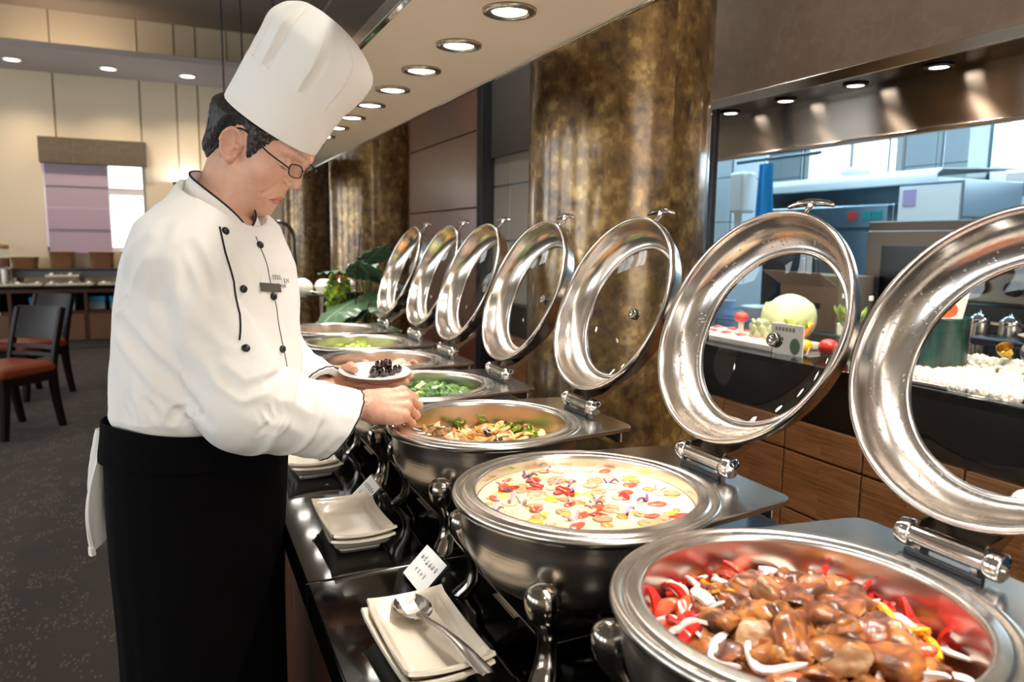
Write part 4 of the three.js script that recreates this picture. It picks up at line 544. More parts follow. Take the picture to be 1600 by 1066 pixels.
  // lid, open, leaning back by 22 degrees
  const lid = part('lid', lathe([[0.2, 0.0165], [0.2085, 0.012], [0.2092, 0.0], [0.2075, -0.004], [0.2035, -0.0045], [0.2005, -0.001], [0.1975, 0.006], [0.196, 0.02], [0.191, 0.034], [0.182, 0.0455], [0.169, 0.0535], [0.161, 0.057], [0.1585, 0.0545], [0.1555, 0.0545], [0.1535, 0.058], [0.1535, 0.062], [0.160, 0.0655], [0.170, 0.0595], [0.184, 0.0505], [0.1945, 0.038], [0.2, 0.0165]], 128), M.lid, t, 'round steel lid ring, open');
  lid.position.set(0.303, 0.464, 0); lid.rotation.z = -(90 + 22.3) * Math.PI / 180;
  const prof = []; for (let i = 0; i <= 16; i++) { const r = 0.155 * (1 - i / 16); prof.push([r, 0.0575 + 0.0215 * (1 - (r / 0.155) ** 3)]); }
  part('glass', lathe(prof, 96), M.lidGlass, lid, 'clear domed glass of the lid');
  part('vent', [lathe([[0, 0.072], [0.004, 0.072], [0.0045, 0.069], [0.0105, 0.069], [0.0125, 0.071], [0.013, 0.0755], [0.0125, 0.0775]], 32), lathe([[0.0125, 0.0795], [0.012, 0.086], [0, 0.087]], 32)], M.leg, lid, 'small round steel vent');
  const hb = limb([[-0.2385, 0.0487, -0.05, 0.0035], [-0.243, 0.0487, -0.034, 0.0058], [-0.2465, 0.0487, 0, 0.0068], [-0.243, 0.0487, 0.034, 0.0058], [-0.2385, 0.0487, 0.05, 0.0035]], 24, 12);
  part('handle', [hb, limb([[-0.196, 0.032, 0, 0.009], [-0.215, 0.04, 0, 0.0055], [-0.232, 0.046, 0, 0.005], [-0.243, 0.0487, 0, 0.007]], 10, 12)], M.chrome, lid, 'chrome T shaped lid handle');
  const pl = [], arm = [[0.228, 0.24], [0.25, 0.236], [0.322, 0.284], [0.324, 0.296], [0.268, 0.262], [0.24, 0.256]].map((p) => new THREE.Vector2(...p));
  for (const s of [-1, 1]) pl.push(new THREE.ExtrudeGeometry(new THREE.Shape(arm), { depth: 0.003, bevelEnabled: false }).translate(0, 0, s * 0.043 - 0.0015));
  pl.push(new THREE.ExtrudeGeometry(new THREE.Shape([[0.246, 0.246], [0.25, 0.244], [0.322, 0.291], [0.319, 0.295]].map((p) => new THREE.Vector2(...p))), { depth: 0.086, bevelEnabled: false }).translate(0, 0, -0.043));
  part('hinge_arm', pl, M.leg, t, 'steel arm joining hinge and lid');
  const dishes = [t]; for (let i = 1; i < 7; i++) dishes.push(dup(t, [DISH[i][0], 0.80, DISH[i][1]], 0, names[i]));
  // condensation on the two nearest lids
  [0, 1].forEach((i) => { const R = rng(40 + i), n = 900, g = new THREE.SphereGeometry(1, 8, 4, 0, Math.PI * 2, 0, Math.PI / 2).rotateX(Math.PI), im = new THREE.InstancedMesh(g, drop, n), m = new THREE.Matrix4(), q = new THREE.Quaternion(), up = V(0, -1, 0), nn = V(0, 0, 0);
    let k = 0; while (k < n) { const a = R() * Math.PI * 2, f = R(); if (0.5 + 0.9 * fbm(Math.cos(a) * 2.2 + i * 5, Math.sin(a) * 2.2, f * 2, 2) < R() * 0.95) continue;
      const P = [[0.196, 0.02], [0.191, 0.034], [0.182, 0.0455], [0.169, 0.0535], [0.158, 0.0568]], s = f * 4, j = Math.min(3, Math.floor(s)), r = lerp(P[j][0], P[j + 1][0], s - j), h = lerp(P[j][1], P[j + 1][1], s - j), tx = P[j + 1][0] - P[j][0], ty = P[j + 1][1] - P[j][1], l = Math.hypot(tx, ty);
      nn.set(-ty / l * Math.cos(a), tx / l, -ty / l * Math.sin(a)); q.setFromUnitVectors(up, nn); const sz = 0.0008 + 0.0017 * R() ** 3; im.setMatrixAt(k++, m.compose(V(r * Math.cos(a) + nn.x * 0.0001, h, r * Math.sin(a)), q, V(sz, sz * 0.55, sz))); }
    im.name = 'condensation'; im.userData = { kind: 'stuff', label: 'water droplets inside the lid' }; im.castShadow = im.receiveShadow = true; dishes[i].children.find((c) => c.name === 'lid').add(im); });
}

// ---------- food in the chafing dishes ----------
const vc = (name, rough, more = {}) => mat(name, hex('#ffffff'), rough, 0, { vertexColors: true, ...more });
const inDish = (i, x, y, z) => [DISH[i][0] + x, 0.80 + y, DISH[i][1] + z];
function scatter(name, label, category, group, i, geos, m, n, R, place) { // many alike pieces, each a thing
  const out = [];
  for (let k = 0; k < n; k++) { const p = place(k, R), o = solo(name, geos[k % geos.length], Array.isArray(m) ? m[k % m.length] : m, label, category, inDish(i, p[0], p[1], p[2]), group); o.rotation.set(p[3] ?? 0, p[4] ?? R() * 6.283, p[5] ?? 0); if (p[6]) o.scale.setScalar(p[6]); out.push(o); }
  return out;
}
const arcStrip = (len, wid, th, bend, seed) => { const g = sheet((u, v) => { const a = (u - 0.5) * bend, r = len / Math.max(bend, 0.01), w = wid * Math.pow(Math.sin(Math.PI * clamp(u * 0.94 + 0.03)), 0.4) * (v - 0.5); return [Math.sin(a) * r, (1 - Math.cos(a)) * r * 0.35 + 0.004 * Math.sin(u * 7 + seed) + w * 0.3 * Math.sin(u * 4 + seed), (Math.cos(a) - 1) * r + w]; }, 14, 4, th); return g; };
{ // 0: roast chicken with peppers and onion
  const R = rng(101), i = 0, H = (r) => 0.138 + 0.036 * (1 - sstep(0.02, 0.15, r));
  const base = thing('sauce', 'reddish brown sauce under the roast chicken in the nearest dish', 'sauce', inDish(0, 0, 0.133, 0)); part('surface', bumpy(new THREE.CircleGeometry(0.17, 64).rotateX(-Math.PI / 2).translate(0, 0.006, 0), 0.003, 30, 1), mat('sauce', hex('#84401a'), 0.2, 0, { clearcoat: 0.5 }), base);
  const chicken = []; for (let s = 0; s < 10; s++) { // chunks with browned skin and pale cut faces
    const g = blob(0.030, 1.25 + 0.35 * R(), 0.68, 0.9 + 0.3 * R(), 0.018, 40, s * 3 + 1, 5), p = g.attributes.position, flesh = new Float32Array(p.count);
    for (let c = 0; c < 3; c++) { const n = V(R() - 0.5, (R() - 0.6) * 0.9, R() - 0.5).normalize(), d = 0.013 + 0.009 * R(); for (let i = 0; i < p.count; i++) { const q = V(p.getX(i), p.getY(i), p.getZ(i)), o = q.dot(n) - d; if (o > 0) { q.addScaledVector(n, -o * 0.92); p.setXYZ(i, q.x, q.y, q.z); if (c < 1 && s % 2) flesh[i] = 1; } } }
    g.computeVertexNormals(); bumpy(g, 0.0045, 150, s); bumpy(g, 0.0022, 420, s); const i0 = { k: 0 };
    chicken.push(tint(g, (x, y, z) => { const fl = flesh[i0.k++], n = fbm(x * 110 + s * 9, y * 110, z * 110, 4), m = fbm(x * 45, y * 45 + s * 5, z * 45, 3), t = s % 3; let c = mix3([[0.22, 0.055, 0.012], [0.28, 0.08, 0.015], [0.17, 0.04, 0.012]][t], [[0.50, 0.17, 0.025], [0.56, 0.22, 0.04], [0.42, 0.12, 0.02]][t], sstep(-0.25, 0.25, n)); c = mix3(c, [0.05, 0.014, 0.007], sstep(0.02, 0.22, m + 0.5 * n) * 0.9); return fl ? mix3([0.44, 0.22, 0.09], [0.62, 0.40, 0.22], sstep(-0.2, 0.3, n)) : c; })); }
  const cm = vc('roast_chicken', 0.4, { clearcoat: 0.45, clearcoatRoughness: 0.12 });
  scatter('chicken_piece', 'glazed brown roast chicken piece heaped in the nearest dish', 'chicken', 'roast chicken pieces in the nearest dish', i, chicken, cm, 84, R, (k) => { const a = k * 2.39996, r = 0.146 * Math.sqrt((k % 50 + 0.5) / 50); return [r * Math.cos(a), H(r) + 0.008 + 0.006 * R() + (k >= 50 ? 0.016 : 0), r * Math.sin(a), (R() - 0.5) * 0.9, R() * 6.3, (R() - 0.5) * 0.9, 0.6 + 0.35 * R()]; });
  const edge = (k, R) => { const a = R() * 6.283, r = 0.098 + 0.064 * R(); return [r * Math.cos(a), 0.154 + 0.018 * R() + (r < 0.12 ? 0.014 : 0), r * Math.sin(a), (R() - 0.5) * 1.1, R() * 6.3, (R() - 0.5) * 1.1, 0.8 + 0.4 * R()]; };
  const ons = [0, 1, 2].map((s) => tint(arcStrip(0.055 + 0.01 * s, 0.012, 0.003, 1.4 + 0.5 * s, s), (x, y, z) => mix3([0.86, 0.80, 0.76], [0.42, 0.10, 0.26], z > 0.002 + 0.002 * s ? 0.75 : 0)));
  scatter('onion_slice', 'curved red onion slice at the rim of the chicken dish', 'onion', 'onion slices in the nearest dish', i, ons, vc('red_onion', 0.3), 36, R, edge);
  const wht = [0, 1].map((s) => arcStrip(0.045 + 0.015 * s, 0.018, 0.004, 0.9, s + 4)); scatter('onion_piece', 'thick white onion piece among the roast chicken', 'onion', 'white onion pieces in the nearest dish', i, wht, mat('white_onion', hex('#f3eadf'), 0.3), 22, R, edge);
  const pep = [0, 1, 2].map((s) => arcStrip(0.06, 0.013, 0.0045, 0.8 + 0.4 * s, s + 7)); scatter('pepper_strip', 'orange yellow pepper strip among the roast chicken', 'pepper', 'yellow pepper strips in the nearest dish', i, pep, mat('yellow_pepper_strip', hex('#f0a51e'), 0.25, 0, { clearcoat: 0.5 }), 18, R, edge);
  scatter('pepper_strip', 'red pepper strip along the pan wall by the roast chicken', 'pepper', 'red pepper strips in the nearest dish', i, pep, mat('red_pepper_strip', hex('#c8261b'), 0.25, 0, { clearcoat: 0.5 }), 36, R, (k, R) => { const p = edge(k, R), a = R() * 6.283, r = 0.128 + 0.032 * R(); p[0] = r * Math.cos(a); p[2] = r * Math.sin(a); return p; });
  const tom = [tint(blob(0.015, 1.7, 0.7, 0.8, 0.004, 40, 3, 3), (x, y, z) => mix3([0.60, 0.07, 0.025], [0.72, 0.17, 0.06], clamp(0.5 + fbm(x * 60, y * 60, z * 60, 3))))]; scatter('tomato_wedge', 'soft red tomato wedge beside the roast chicken', 'tomato', 'tomato wedges in the nearest dish', i, tom, vc('tomato_wedge', 0.2, { clearcoat: 0.6 }), 20, R, edge);
}
{ // 1: cream stew
  const R = rng(202), i = 1, y = 0.1955;
  const st = thing('cream_stew', 'white cream stew filling the second nearest dish to near its rim', 'stew', inDish(1, 0, 0.15, 0)); part('surface', lathe([[0, 0.0455], [0.08, 0.0455], [0.15, 0.0452], [0.1695, 0.0465], [0.171, 0.045], [0.1695, 0.001], [0, 0.001]], 96), mat('cream', hex('#e6d5b4'), 0.25, 0, { clearcoat: 0.3 }), st);
  const place = (lift) => (k, R) => { const a = R() * 6.283, r = 0.160 * Math.sqrt(R()); return [r * Math.cos(a), y + lift, r * Math.sin(a), (R() - 0.5) * 0.25, R() * 6.3, (R() - 0.5) * 0.25, 0.75 + 0.5 * R()]; };
  const slab = [0, 1, 2].map((s) => blob(0.0125, 1.35 + 0.2 * s, 0.36, 0.85, 0.004, 70, s, 2));
  scatter('tomato_piece', 'red tomato piece floating in the white cream stew', 'tomato', 'tomato pieces in the cream stew', i, slab, [mat('tomato_red', hex('#b8301f'), 0.2, 0, { clearcoat: 0.6 }), mat('tomato_orange', hex('#c9583a'), 0.2, 0, { clearcoat: 0.6 })], 26, R, (k, R) => { const p = place(0.0012)(k, R); p[0] = p[0] * 0.92; p[6] *= 0.8; return p; });
  scatter('yellow_pepper_piece', 'yellow green pepper piece floating in the white cream stew', 'pepper', 'yellow pepper pieces in the cream stew', i, slab, [mat('pepper_yellow', hex('#d8bf3f'), 0.25), mat('pepper_lime', hex('#c9cc6a'), 0.25)], 22, R, (k, R) => { const p = place(-0.0012)(k, R); p[6] *= 0.8; return p; });
  const rings = [0, 1].map((s) => { const g = lathe([[0.004, 0], [0.005, 0.002], [0.011, 0.0024], [0.0135, 0.001], [0.013, -0.002], [0.004, -0.002], [0.004, 0]], 20); g.scale(1, 1, 0.75 + 0.2 * s); return g; });
  scatter('mushroom_slice', 'pale mushroom slice lying in the white cream stew', 'mushroom', 'mushroom slices in the cream stew', i, rings, [mat('mushroom_pale', hex('#d6bd9b'), 0.4), mat('mushroom_tan', hex('#b8946c'), 0.4)], 46, R, place(0.0006));
  const sl = [0, 1].map((s) => arcStrip(0.026, 0.005, 0.0022, 1.5, s)); scatter('onion_sliver', 'thin purple onion sliver floating in the white cream stew', 'onion', 'onion slivers in the cream stew', i, sl, [mat('onion_purple', hex('#8d5a7c'), 0.3), mat('onion_pale', hex('#c9a9ae'), 0.3)], 26, R, place(0.0018));
  const ol = [ball(0.008, 2, 1.2, 0.6, 1)]; scatter('pale_bean', 'tan round bean showing at the surface of the cream stew', 'bean', 'beans in the cream stew', i, ol, mat('bean', hex('#c48a48'), 0.35), 26, R, place(-0.0018));
}
const oliveGeo = () => { const g = lathe([[0.0028, 0.0098], [0.0042, 0.0108], [0.0075, 0.0092], [0.0105, 0.004], [0.0108, -0.002], [0.008, -0.0085], [0.004, -0.0112], [0, -0.0116]].reverse(), 24); return g; };
const oliveMat = mat('black_olive', hex('#2b1418'), 0.16, 0, { clearcoat: 0.7 }), pitMat = mat('olive_inside', hex('#6d4638'), 0.5);
{ // 2: pale shreds with olives
  const R = rng(303), i = 2;
  const bs = thing('braise_sauce', 'golden brown sauce under the pale shreds in the olive dish', 'sauce', inDish(2, 0, 0.137, 0)); part('surface', bumpy(new THREE.CircleGeometry(0.17, 64).rotateX(-Math.PI / 2).translate(0, 0.006, 0), 0.003, 30, 1), mat('golden_sauce', hex('#a86b2c'), 0.2, 0, { clearcoat: 0.5 }), bs);
  const shreds = Array.from({ length: 9 }, (_, s) => { const a = R() * 2; return arcStrip(0.06 + 0.04 * R(), 0.011 + 0.011 * R(), 0.0025, 0.5 + 1.4 * R(), s); });
  scatter('bamboo_shred', 'pale golden shred in the olive dish under the chef\'s hand', 'shredded food', 'pale shreds in the olive dish', i, shreds, [mat('shred_light', hex('#d3a263'), 0.3, 0, { clearcoat: 0.4 }), mat('shred_gold', hex('#bd8240'), 0.3, 0, { clearcoat: 0.4 }), mat('shred_tan', hex('#a8743f'), 0.35), mat('shred_cream', hex('#e0bd85'), 0.3)], 290, R, (k, R) => { const a = R() * 6.283, r = 0.138 * Math.sqrt(R()); return [r * Math.cos(a), 0.151 + 0.022 * (1 - r / 0.16) * (0.3 + R()), r * Math.sin(a), (R() - 0.5) * 0.5, R() * 6.3, (R() - 0.5) * 0.5, 0.8 + 0.5 * R()]; });
  [[0.010, 0.05, 0.188], [0.05, 0.075, 0.182], [0.085, 0.098, 0.178], [0.12, 0.075, 0.177], [-0.10, 0.06, 0.176], [0.02, -0.03, 0.186]].forEach(([x, z, y], k) => { const o = thing('olive', k ? 'dark pitted olive lying among the pale shreds' : 'dark olive raised beside the serving spoon bowl', 'olive', inDish(2, x, y - 0.010, z), 0, 'olives in the shred dish'); o.rotation.set(0.9 + k, k * 1.3, 0.3 * k); part('flesh', oliveGeo(), oliveMat, o); part('hole', new THREE.CircleGeometry(0.003, 12).rotateX(-Math.PI / 2).translate(0, 0.0094, 0), pitMat, o); });
  const herb = [0, 1].map((s) => bumpy(sheet((u, v) => [(u - 0.5) * 0.011 * Math.sin(Math.PI * clamp(v + 0.1)), 0.004 * Math.sin(u * 9) + 0.008 * v, (v - 0.5) * 0.016], 10, 8, 0.0012), 0.004, 120, s));
  scatter('herb_leaf', 'small bright green herb leaf in the olive dish', 'herb', 'herb leaves in the olive dish', i, herb, mat('herb_green', hex('#7d9420'), 0.4), 46, R, (k, R) => { const a = R() < 0.5 ? -0.9 + R() * 1.6 : R() * 6.283, r = 0.10 + 0.05 * R(); return [r * Math.cos(a), 0.163 + 0.01 * R(), r * Math.sin(a), (R() - 0.5), R() * 6.3, (R() - 0.5), 0.8 + 0.5 * R()]; });
  scatter('pepper_cube', 'orange red pepper cube in the olive dish beneath the fingers', 'pepper', 'pepper cubes in the olive dish', i, [blob(0.010, 1.2, 0.8, 1, 0.003, 60, 4, 2)], [mat('cube_orange', hex('#d9701d'), 0.3), mat('cube_red', hex('#b73a1c'), 0.3)], 14, R, (k, R) => [-0.08 - 0.05 * R(), 0.160 + 0.008 * R(), 0.03 + 0.07 * R(), R(), R() * 6, R()]);
}
function floret(seed, c0, c1, cs) { const R = rng(seed), parts = []; for (let k = 0; k < 12; k++) { const a = R() * 6.283, r = 0.013 * Math.sqrt(R()); parts.push(blob(0.008, 1, 0.85, 1, 0.0035, 160, seed + k, 2).translate(r * Math.cos(a), 0.012 + 0.006 * (1 - r / 0.013), r * Math.sin(a))); }
  let g = join(parts); tint(g, (x, y, z) => mix3(c0, c1, sstep(-0.25, 0.3, fbm(x * 120, y * 120, z * 120, 3)))); const s = tint(join([limb([[0, -0.012, 0, 0.007], [0.001, 0.0, 0, 0.006], [0, 0.01, 0, 0.009]], 6, 8)]), () => cs); return [g, s]; }
function vegDish(i, n, label, category, name, group, seeds, cols, lift, rough = 0.4) {
  const m = vc(name + '_green', rough), R = rng(900 + i), protos = seeds.map((s, k) => floret(s, ...cols[k % cols.length]));
  for (let k = 0; k < n; k++) { const a = k * 2.39996, r = 0.142 * Math.sqrt((k + 0.5) / n), o = thing(name, label, category, inDish(i, r * Math.cos(a), 0.158 + lift * (1 - r / 0.19) + 0.008 * R(), r * Math.sin(a)), 0, group), q = protos[k % protos.length]; o.rotation.set((R() - 0.5) * 1.6, R() * 6.28, (R() - 0.5) * 1.6); o.scale.setScalar(0.9 + 0.5 * R()); part('crown', q[0], m, o); part('stalk', q[1], m, o); }
}
vegDish(3, 70, 'bright green broccoli floret in the dish behind the olive one', 'broccoli', 'broccoli_floret', 'broccoli florets in the fourth dish', [5, 6, 7, 8], [[[0.015, 0.07, 0.008], [0.09, 0.21, 0.025], [0.40, 0.50, 0.16]], [[0.016, 0.075, 0.01], [0.11, 0.24, 0.03], [0.40, 0.50, 0.16]], [[0.16, 0.30, 0.04], [0.42, 0.52, 0.13], [0.55, 0.62, 0.28]]], 0.02);
{ const R = rng(404); const pieces = [0, 1, 2].map((s) => arcStrip(0.045, 0.022, 0.003, 1.0 + 0.5 * s, s));
  const put = (i, lab, grp, m, n, y) => scatter('cabbage_piece', lab, 'cabbage', grp, i, pieces, m, n, R, (k, R) => { const a = R() * 6.283, r = 0.14 * Math.sqrt(R()); return [r * Math.cos(a), y + 0.022 * R() * (1.2 - r / 0.16), r * Math.sin(a), (R() - 0.5) * 1.4, R() * 6.3, (R() - 0.5) * 1.4, 0.7 + 0.5 * R()]; });
  put(3, 'pale cabbage piece between the green broccoli florets', 'cabbage pieces in the broccoli dish', [mat('cabbage_pale', hex('#e6e7a8'), 0.35), mat('cabbage_white', hex('#f3eed2'), 0.35)], 46, 0.172);
  put(5, 'pale green cabbage piece in the second farthest dish', 'cabbage pieces in the sixth dish', [mat('cabbage_lime', hex('#c9d86a'), 0.4), mat('cabbage_green', hex('#a9c24c'), 0.4), mat('cabbage_light', hex('#e3e6a0'), 0.4)], 90, 0.168);
  scatter('yellow_pepper_bit', 'yellow pepper bit at the right of the broccoli dish', 'pepper', 'yellow bits in the broccoli dish', 3, [blob(0.012, 1.3, 0.6, 0.9, 0.003, 60, 2, 2)], mat('bit_yellow', hex('#edbb25'), 0.3), 6, R, (k, R) => [0.05 + 0.07 * R(), 0.182, 0.05 + 0.06 * R(), 0.3, R() * 6, 0.2]);
  const meat = [0, 1, 2, 3].map((s) => tint(blob(0.02, 1.4, 0.7, 0.9, 0.011, 50, s + 2, 3), (x, y, z) => mix3([0.34, 0.16, 0.09], [0.72, 0.46, 0.32], sstep(-0.25, 0.3, fbm(x * 60 + s, y * 60, z * 60, 3)))));
  scatter('meat_piece', 'brown pink braised meat piece in the dish behind the saucer', 'meat', 'meat pieces in the fifth dish', 4, meat, vc('braised_meat', 0.3, { clearcoat: 0.3 }), 44, R, (k, R) => { const a = k * 2.39996, r = 0.135 * Math.sqrt((k + 0.5) / 44); return [r * Math.cos(a), 0.16 + 0.018 * R() + 0.012 * (1 - r / 0.14), r * Math.sin(a), R(), R() * 6, R(), 0.8 + 0.4 * R()]; });
  for (const [i, c, lab] of [[6, '#c98a2e', 'clear golden broth low in the farthest dish'], [5, '#8fa038', 'green cooking juice in the second farthest dish'], [4, '#8a5530', 'brown gravy in the dish behind the saucer'], [3, '#a3a13c', 'greenish juice under the broccoli']]) { const t = thing('cooking_juice', lab, 'broth', inDish(i, 0, 0.146, 0)); part('surface', new THREE.CircleGeometry(0.1695, 64).rotateX(-Math.PI / 2).translate(0, 0.006, 0), mat('juice', hex(c), 0.12, 0, { clearcoat: 0.5 }), t); }
}

// ---------- saucers, spoon, label holders ----------
{
  const shape = (off, th) => sheet((u, v) => { // oblong dish with pulled-up corners and waisted sides
    const x = u * 2 - 1, z = v * 2 - 1, e = Math.max(Math.abs(x), Math.abs(z)), w = 0.066 * (1 - 0.055 * (1 - z * z)), l = 0.116 * (1 - 0.03 * (1 - x * x)), rise = sstep(0.70, 0.97, e) * 0.018 + 0.006 * (x * x * z * z) + 0.004 * sstep(0.8, 1, Math.abs(z)), k = 1 - 0.06 * (x * x * z * z);
    return [x * w * k, 0.006 + rise, z * l * k]; }, 36, 48, 0.005);
  const g = shape();
  const make = (label, group) => { const t = thing('saucer', label, 'saucer', [0, 0, 0], 0, group); part('dish', g, M.porcelain, t); part('foot_ring', extrude((() => { const s = rounded(0.082, 0.15, 0.012); s.holes.push(rounded(0.07, 0.138, 0.009)); return s; })(), 0.004).rotateX(-Math.PI / 2).translate(0, 0, 0), M.porcelain, t); return t; };
  const spots = [['cream oblong saucer under the one with the spoon, front of the counter', 0.302, 0.80, -0.950, 0.05], ['cream oblong saucer carrying the steel spoon', 0.309, 0.8085, -0.957, 0.01], ['lower cream oblong saucer of the empty pair midway along the counter', 0.307, 0.80, -1.433, -0.04], ['upper empty cream oblong saucer of the pair midway along the counter', 0.305, 0.8095, -1.438, 0.03], ['lower cream saucer of the pair half hidden by the white sleeve', 0.300, 0.80, -1.915, 0.02], ['upper cream saucer of the pair half hidden by the white sleeve', 0.297, 0.8095, -1.925, -0.06]];
  let first; spots.forEach(([l, x, y, z, r], i) => { const o = first ? dup(first, [x, y, z], r, l) : make(l, 'cream oblong saucers along the counter'); first = first ?? o; o.position.set(x, y, z); o.rotation.y = r; });
  // serving spoon
  const sp = thing('serving_spoon', 'steel serving spoon lying bowl up on the front saucer', 'spoon', [0.318, 0.829, -1.03], 0);
  const bowl = sheet((u, v) => { const a = u * Math.PI * 2, r = v, x = 0.0235 * r * Math.cos(a), z = -0.062 + 0.034 * r * Math.sin(a); return [x, -0.011 * (1 - r * r) + 0.001, z]; }, 40, 14, 0.0016);
  part('bowl', bowl, M.steel, sp);
  part('handle', sheet((u, v) => { const a = u * Math.PI * 2, s = v, w = lerp(0.0045, 0.0095, sstep(0.25, 1, s)) * (s > 0.97 ? 0.75 : 1), t = 0.0018, y = 0.002 + 0.014 * Math.sin(Math.min(1, s * 1.25) * Math.PI * 0.62) - 0.004 * s, z = lerp(-0.03, 0.128, s); return [Math.cos(a) * w + 0.012 * s, y + Math.sin(a) * t, z]; }, 20, 40), M.steel, sp, 'long spoon handle');
  sp.rotation.set(0.03, 0.09, 0.0); sp.position.set(0.316, 0.8365, -0.957); sp.scale.setScalar(1.18);
  // label holders: folded acrylic with a handwritten slip
  const slip = (seed) => { const c = document.createElement('canvas'); c.width = 256; c.height = 150; const x = c.getContext('2d'), R = rng(seed); x.fillStyle = '#f3f1ec'; x.fillRect(0, 0, 256, 150); x.strokeStyle = '#4c4a52'; x.lineWidth = 2.2; x.lineCap = 'round';
    const glyph = (cx, cy, s) => { for (let k = 0; k < 4; k++) { const yy = cy + (R() - 0.5) * s, xx = cx + (R() - 0.5) * s * 0.5; x.beginPath(); if (R() < 0.5) { x.moveTo(xx - s * 0.4, yy); x.lineTo(xx + s * 0.4, yy - 1); } else { x.moveTo(xx, cy - s * 0.45); x.lineTo(xx + (R() - 0.5) * s * 0.5, cy + s * 0.45); } x.stroke(); } x.strokeRect(cx - s * 0.3, cy - s * 0.15, s * 0.55, s * 0.4); };
    for (let k = 0; k < 6; k++) glyph(44 + k * 34, 46, 26); x.strokeStyle = '#86838a'; for (let k = 0; k < 4; k++) glyph(70 + k * 34, 98, 20); const t = new THREE.CanvasTexture(c); t.colorSpace = THREE.SRGBColorSpace; return t; };
  const mk = (x, z, label, seed, turn) => { const t = thing('label_holder', label, 'label holder', [x, 0.80, z], turn);
    const pl = (pts, d, w) => sheet((u, v) => { const f = v * (pts.length - 1), i = Math.min(pts.length - 2, Math.floor(f)); return [lerp(pts[i][0], pts[i + 1][0], f - i), lerp(pts[i][1], pts[i + 1][1], f - i), lerp(-w, w, u)]; }, 2, pts.length - 1, d);
    part('acrylic', pl([[0, 0.002], [0.052, 0.052], [0.082, 0.002]], 0.0016, 0.052), M.acrylic, t, 'folded clear acrylic');
    const card = new THREE.PlaneGeometry(0.096, 0.064); card.rotateX(-Math.PI / 2).rotateY(-Math.PI / 2); card.rotateZ(Math.PI / 4 * 0.97).translate(0.024, 0.0285, 0); part('slip', card, mat('paper_slip', hex('#ffffff'), 0.8, 0, { map: slip(seed), side: THREE.DoubleSide }), t, 'paper slip with handwriting'); };
  mk(0.348, -1.165, 'clear label holder with a handwritten slip behind the spoon saucer', 5, 0.04); mk(0.346, -1.60, 'clear label holder with a handwritten slip behind the empty saucer pair', 6, -0.03);
}

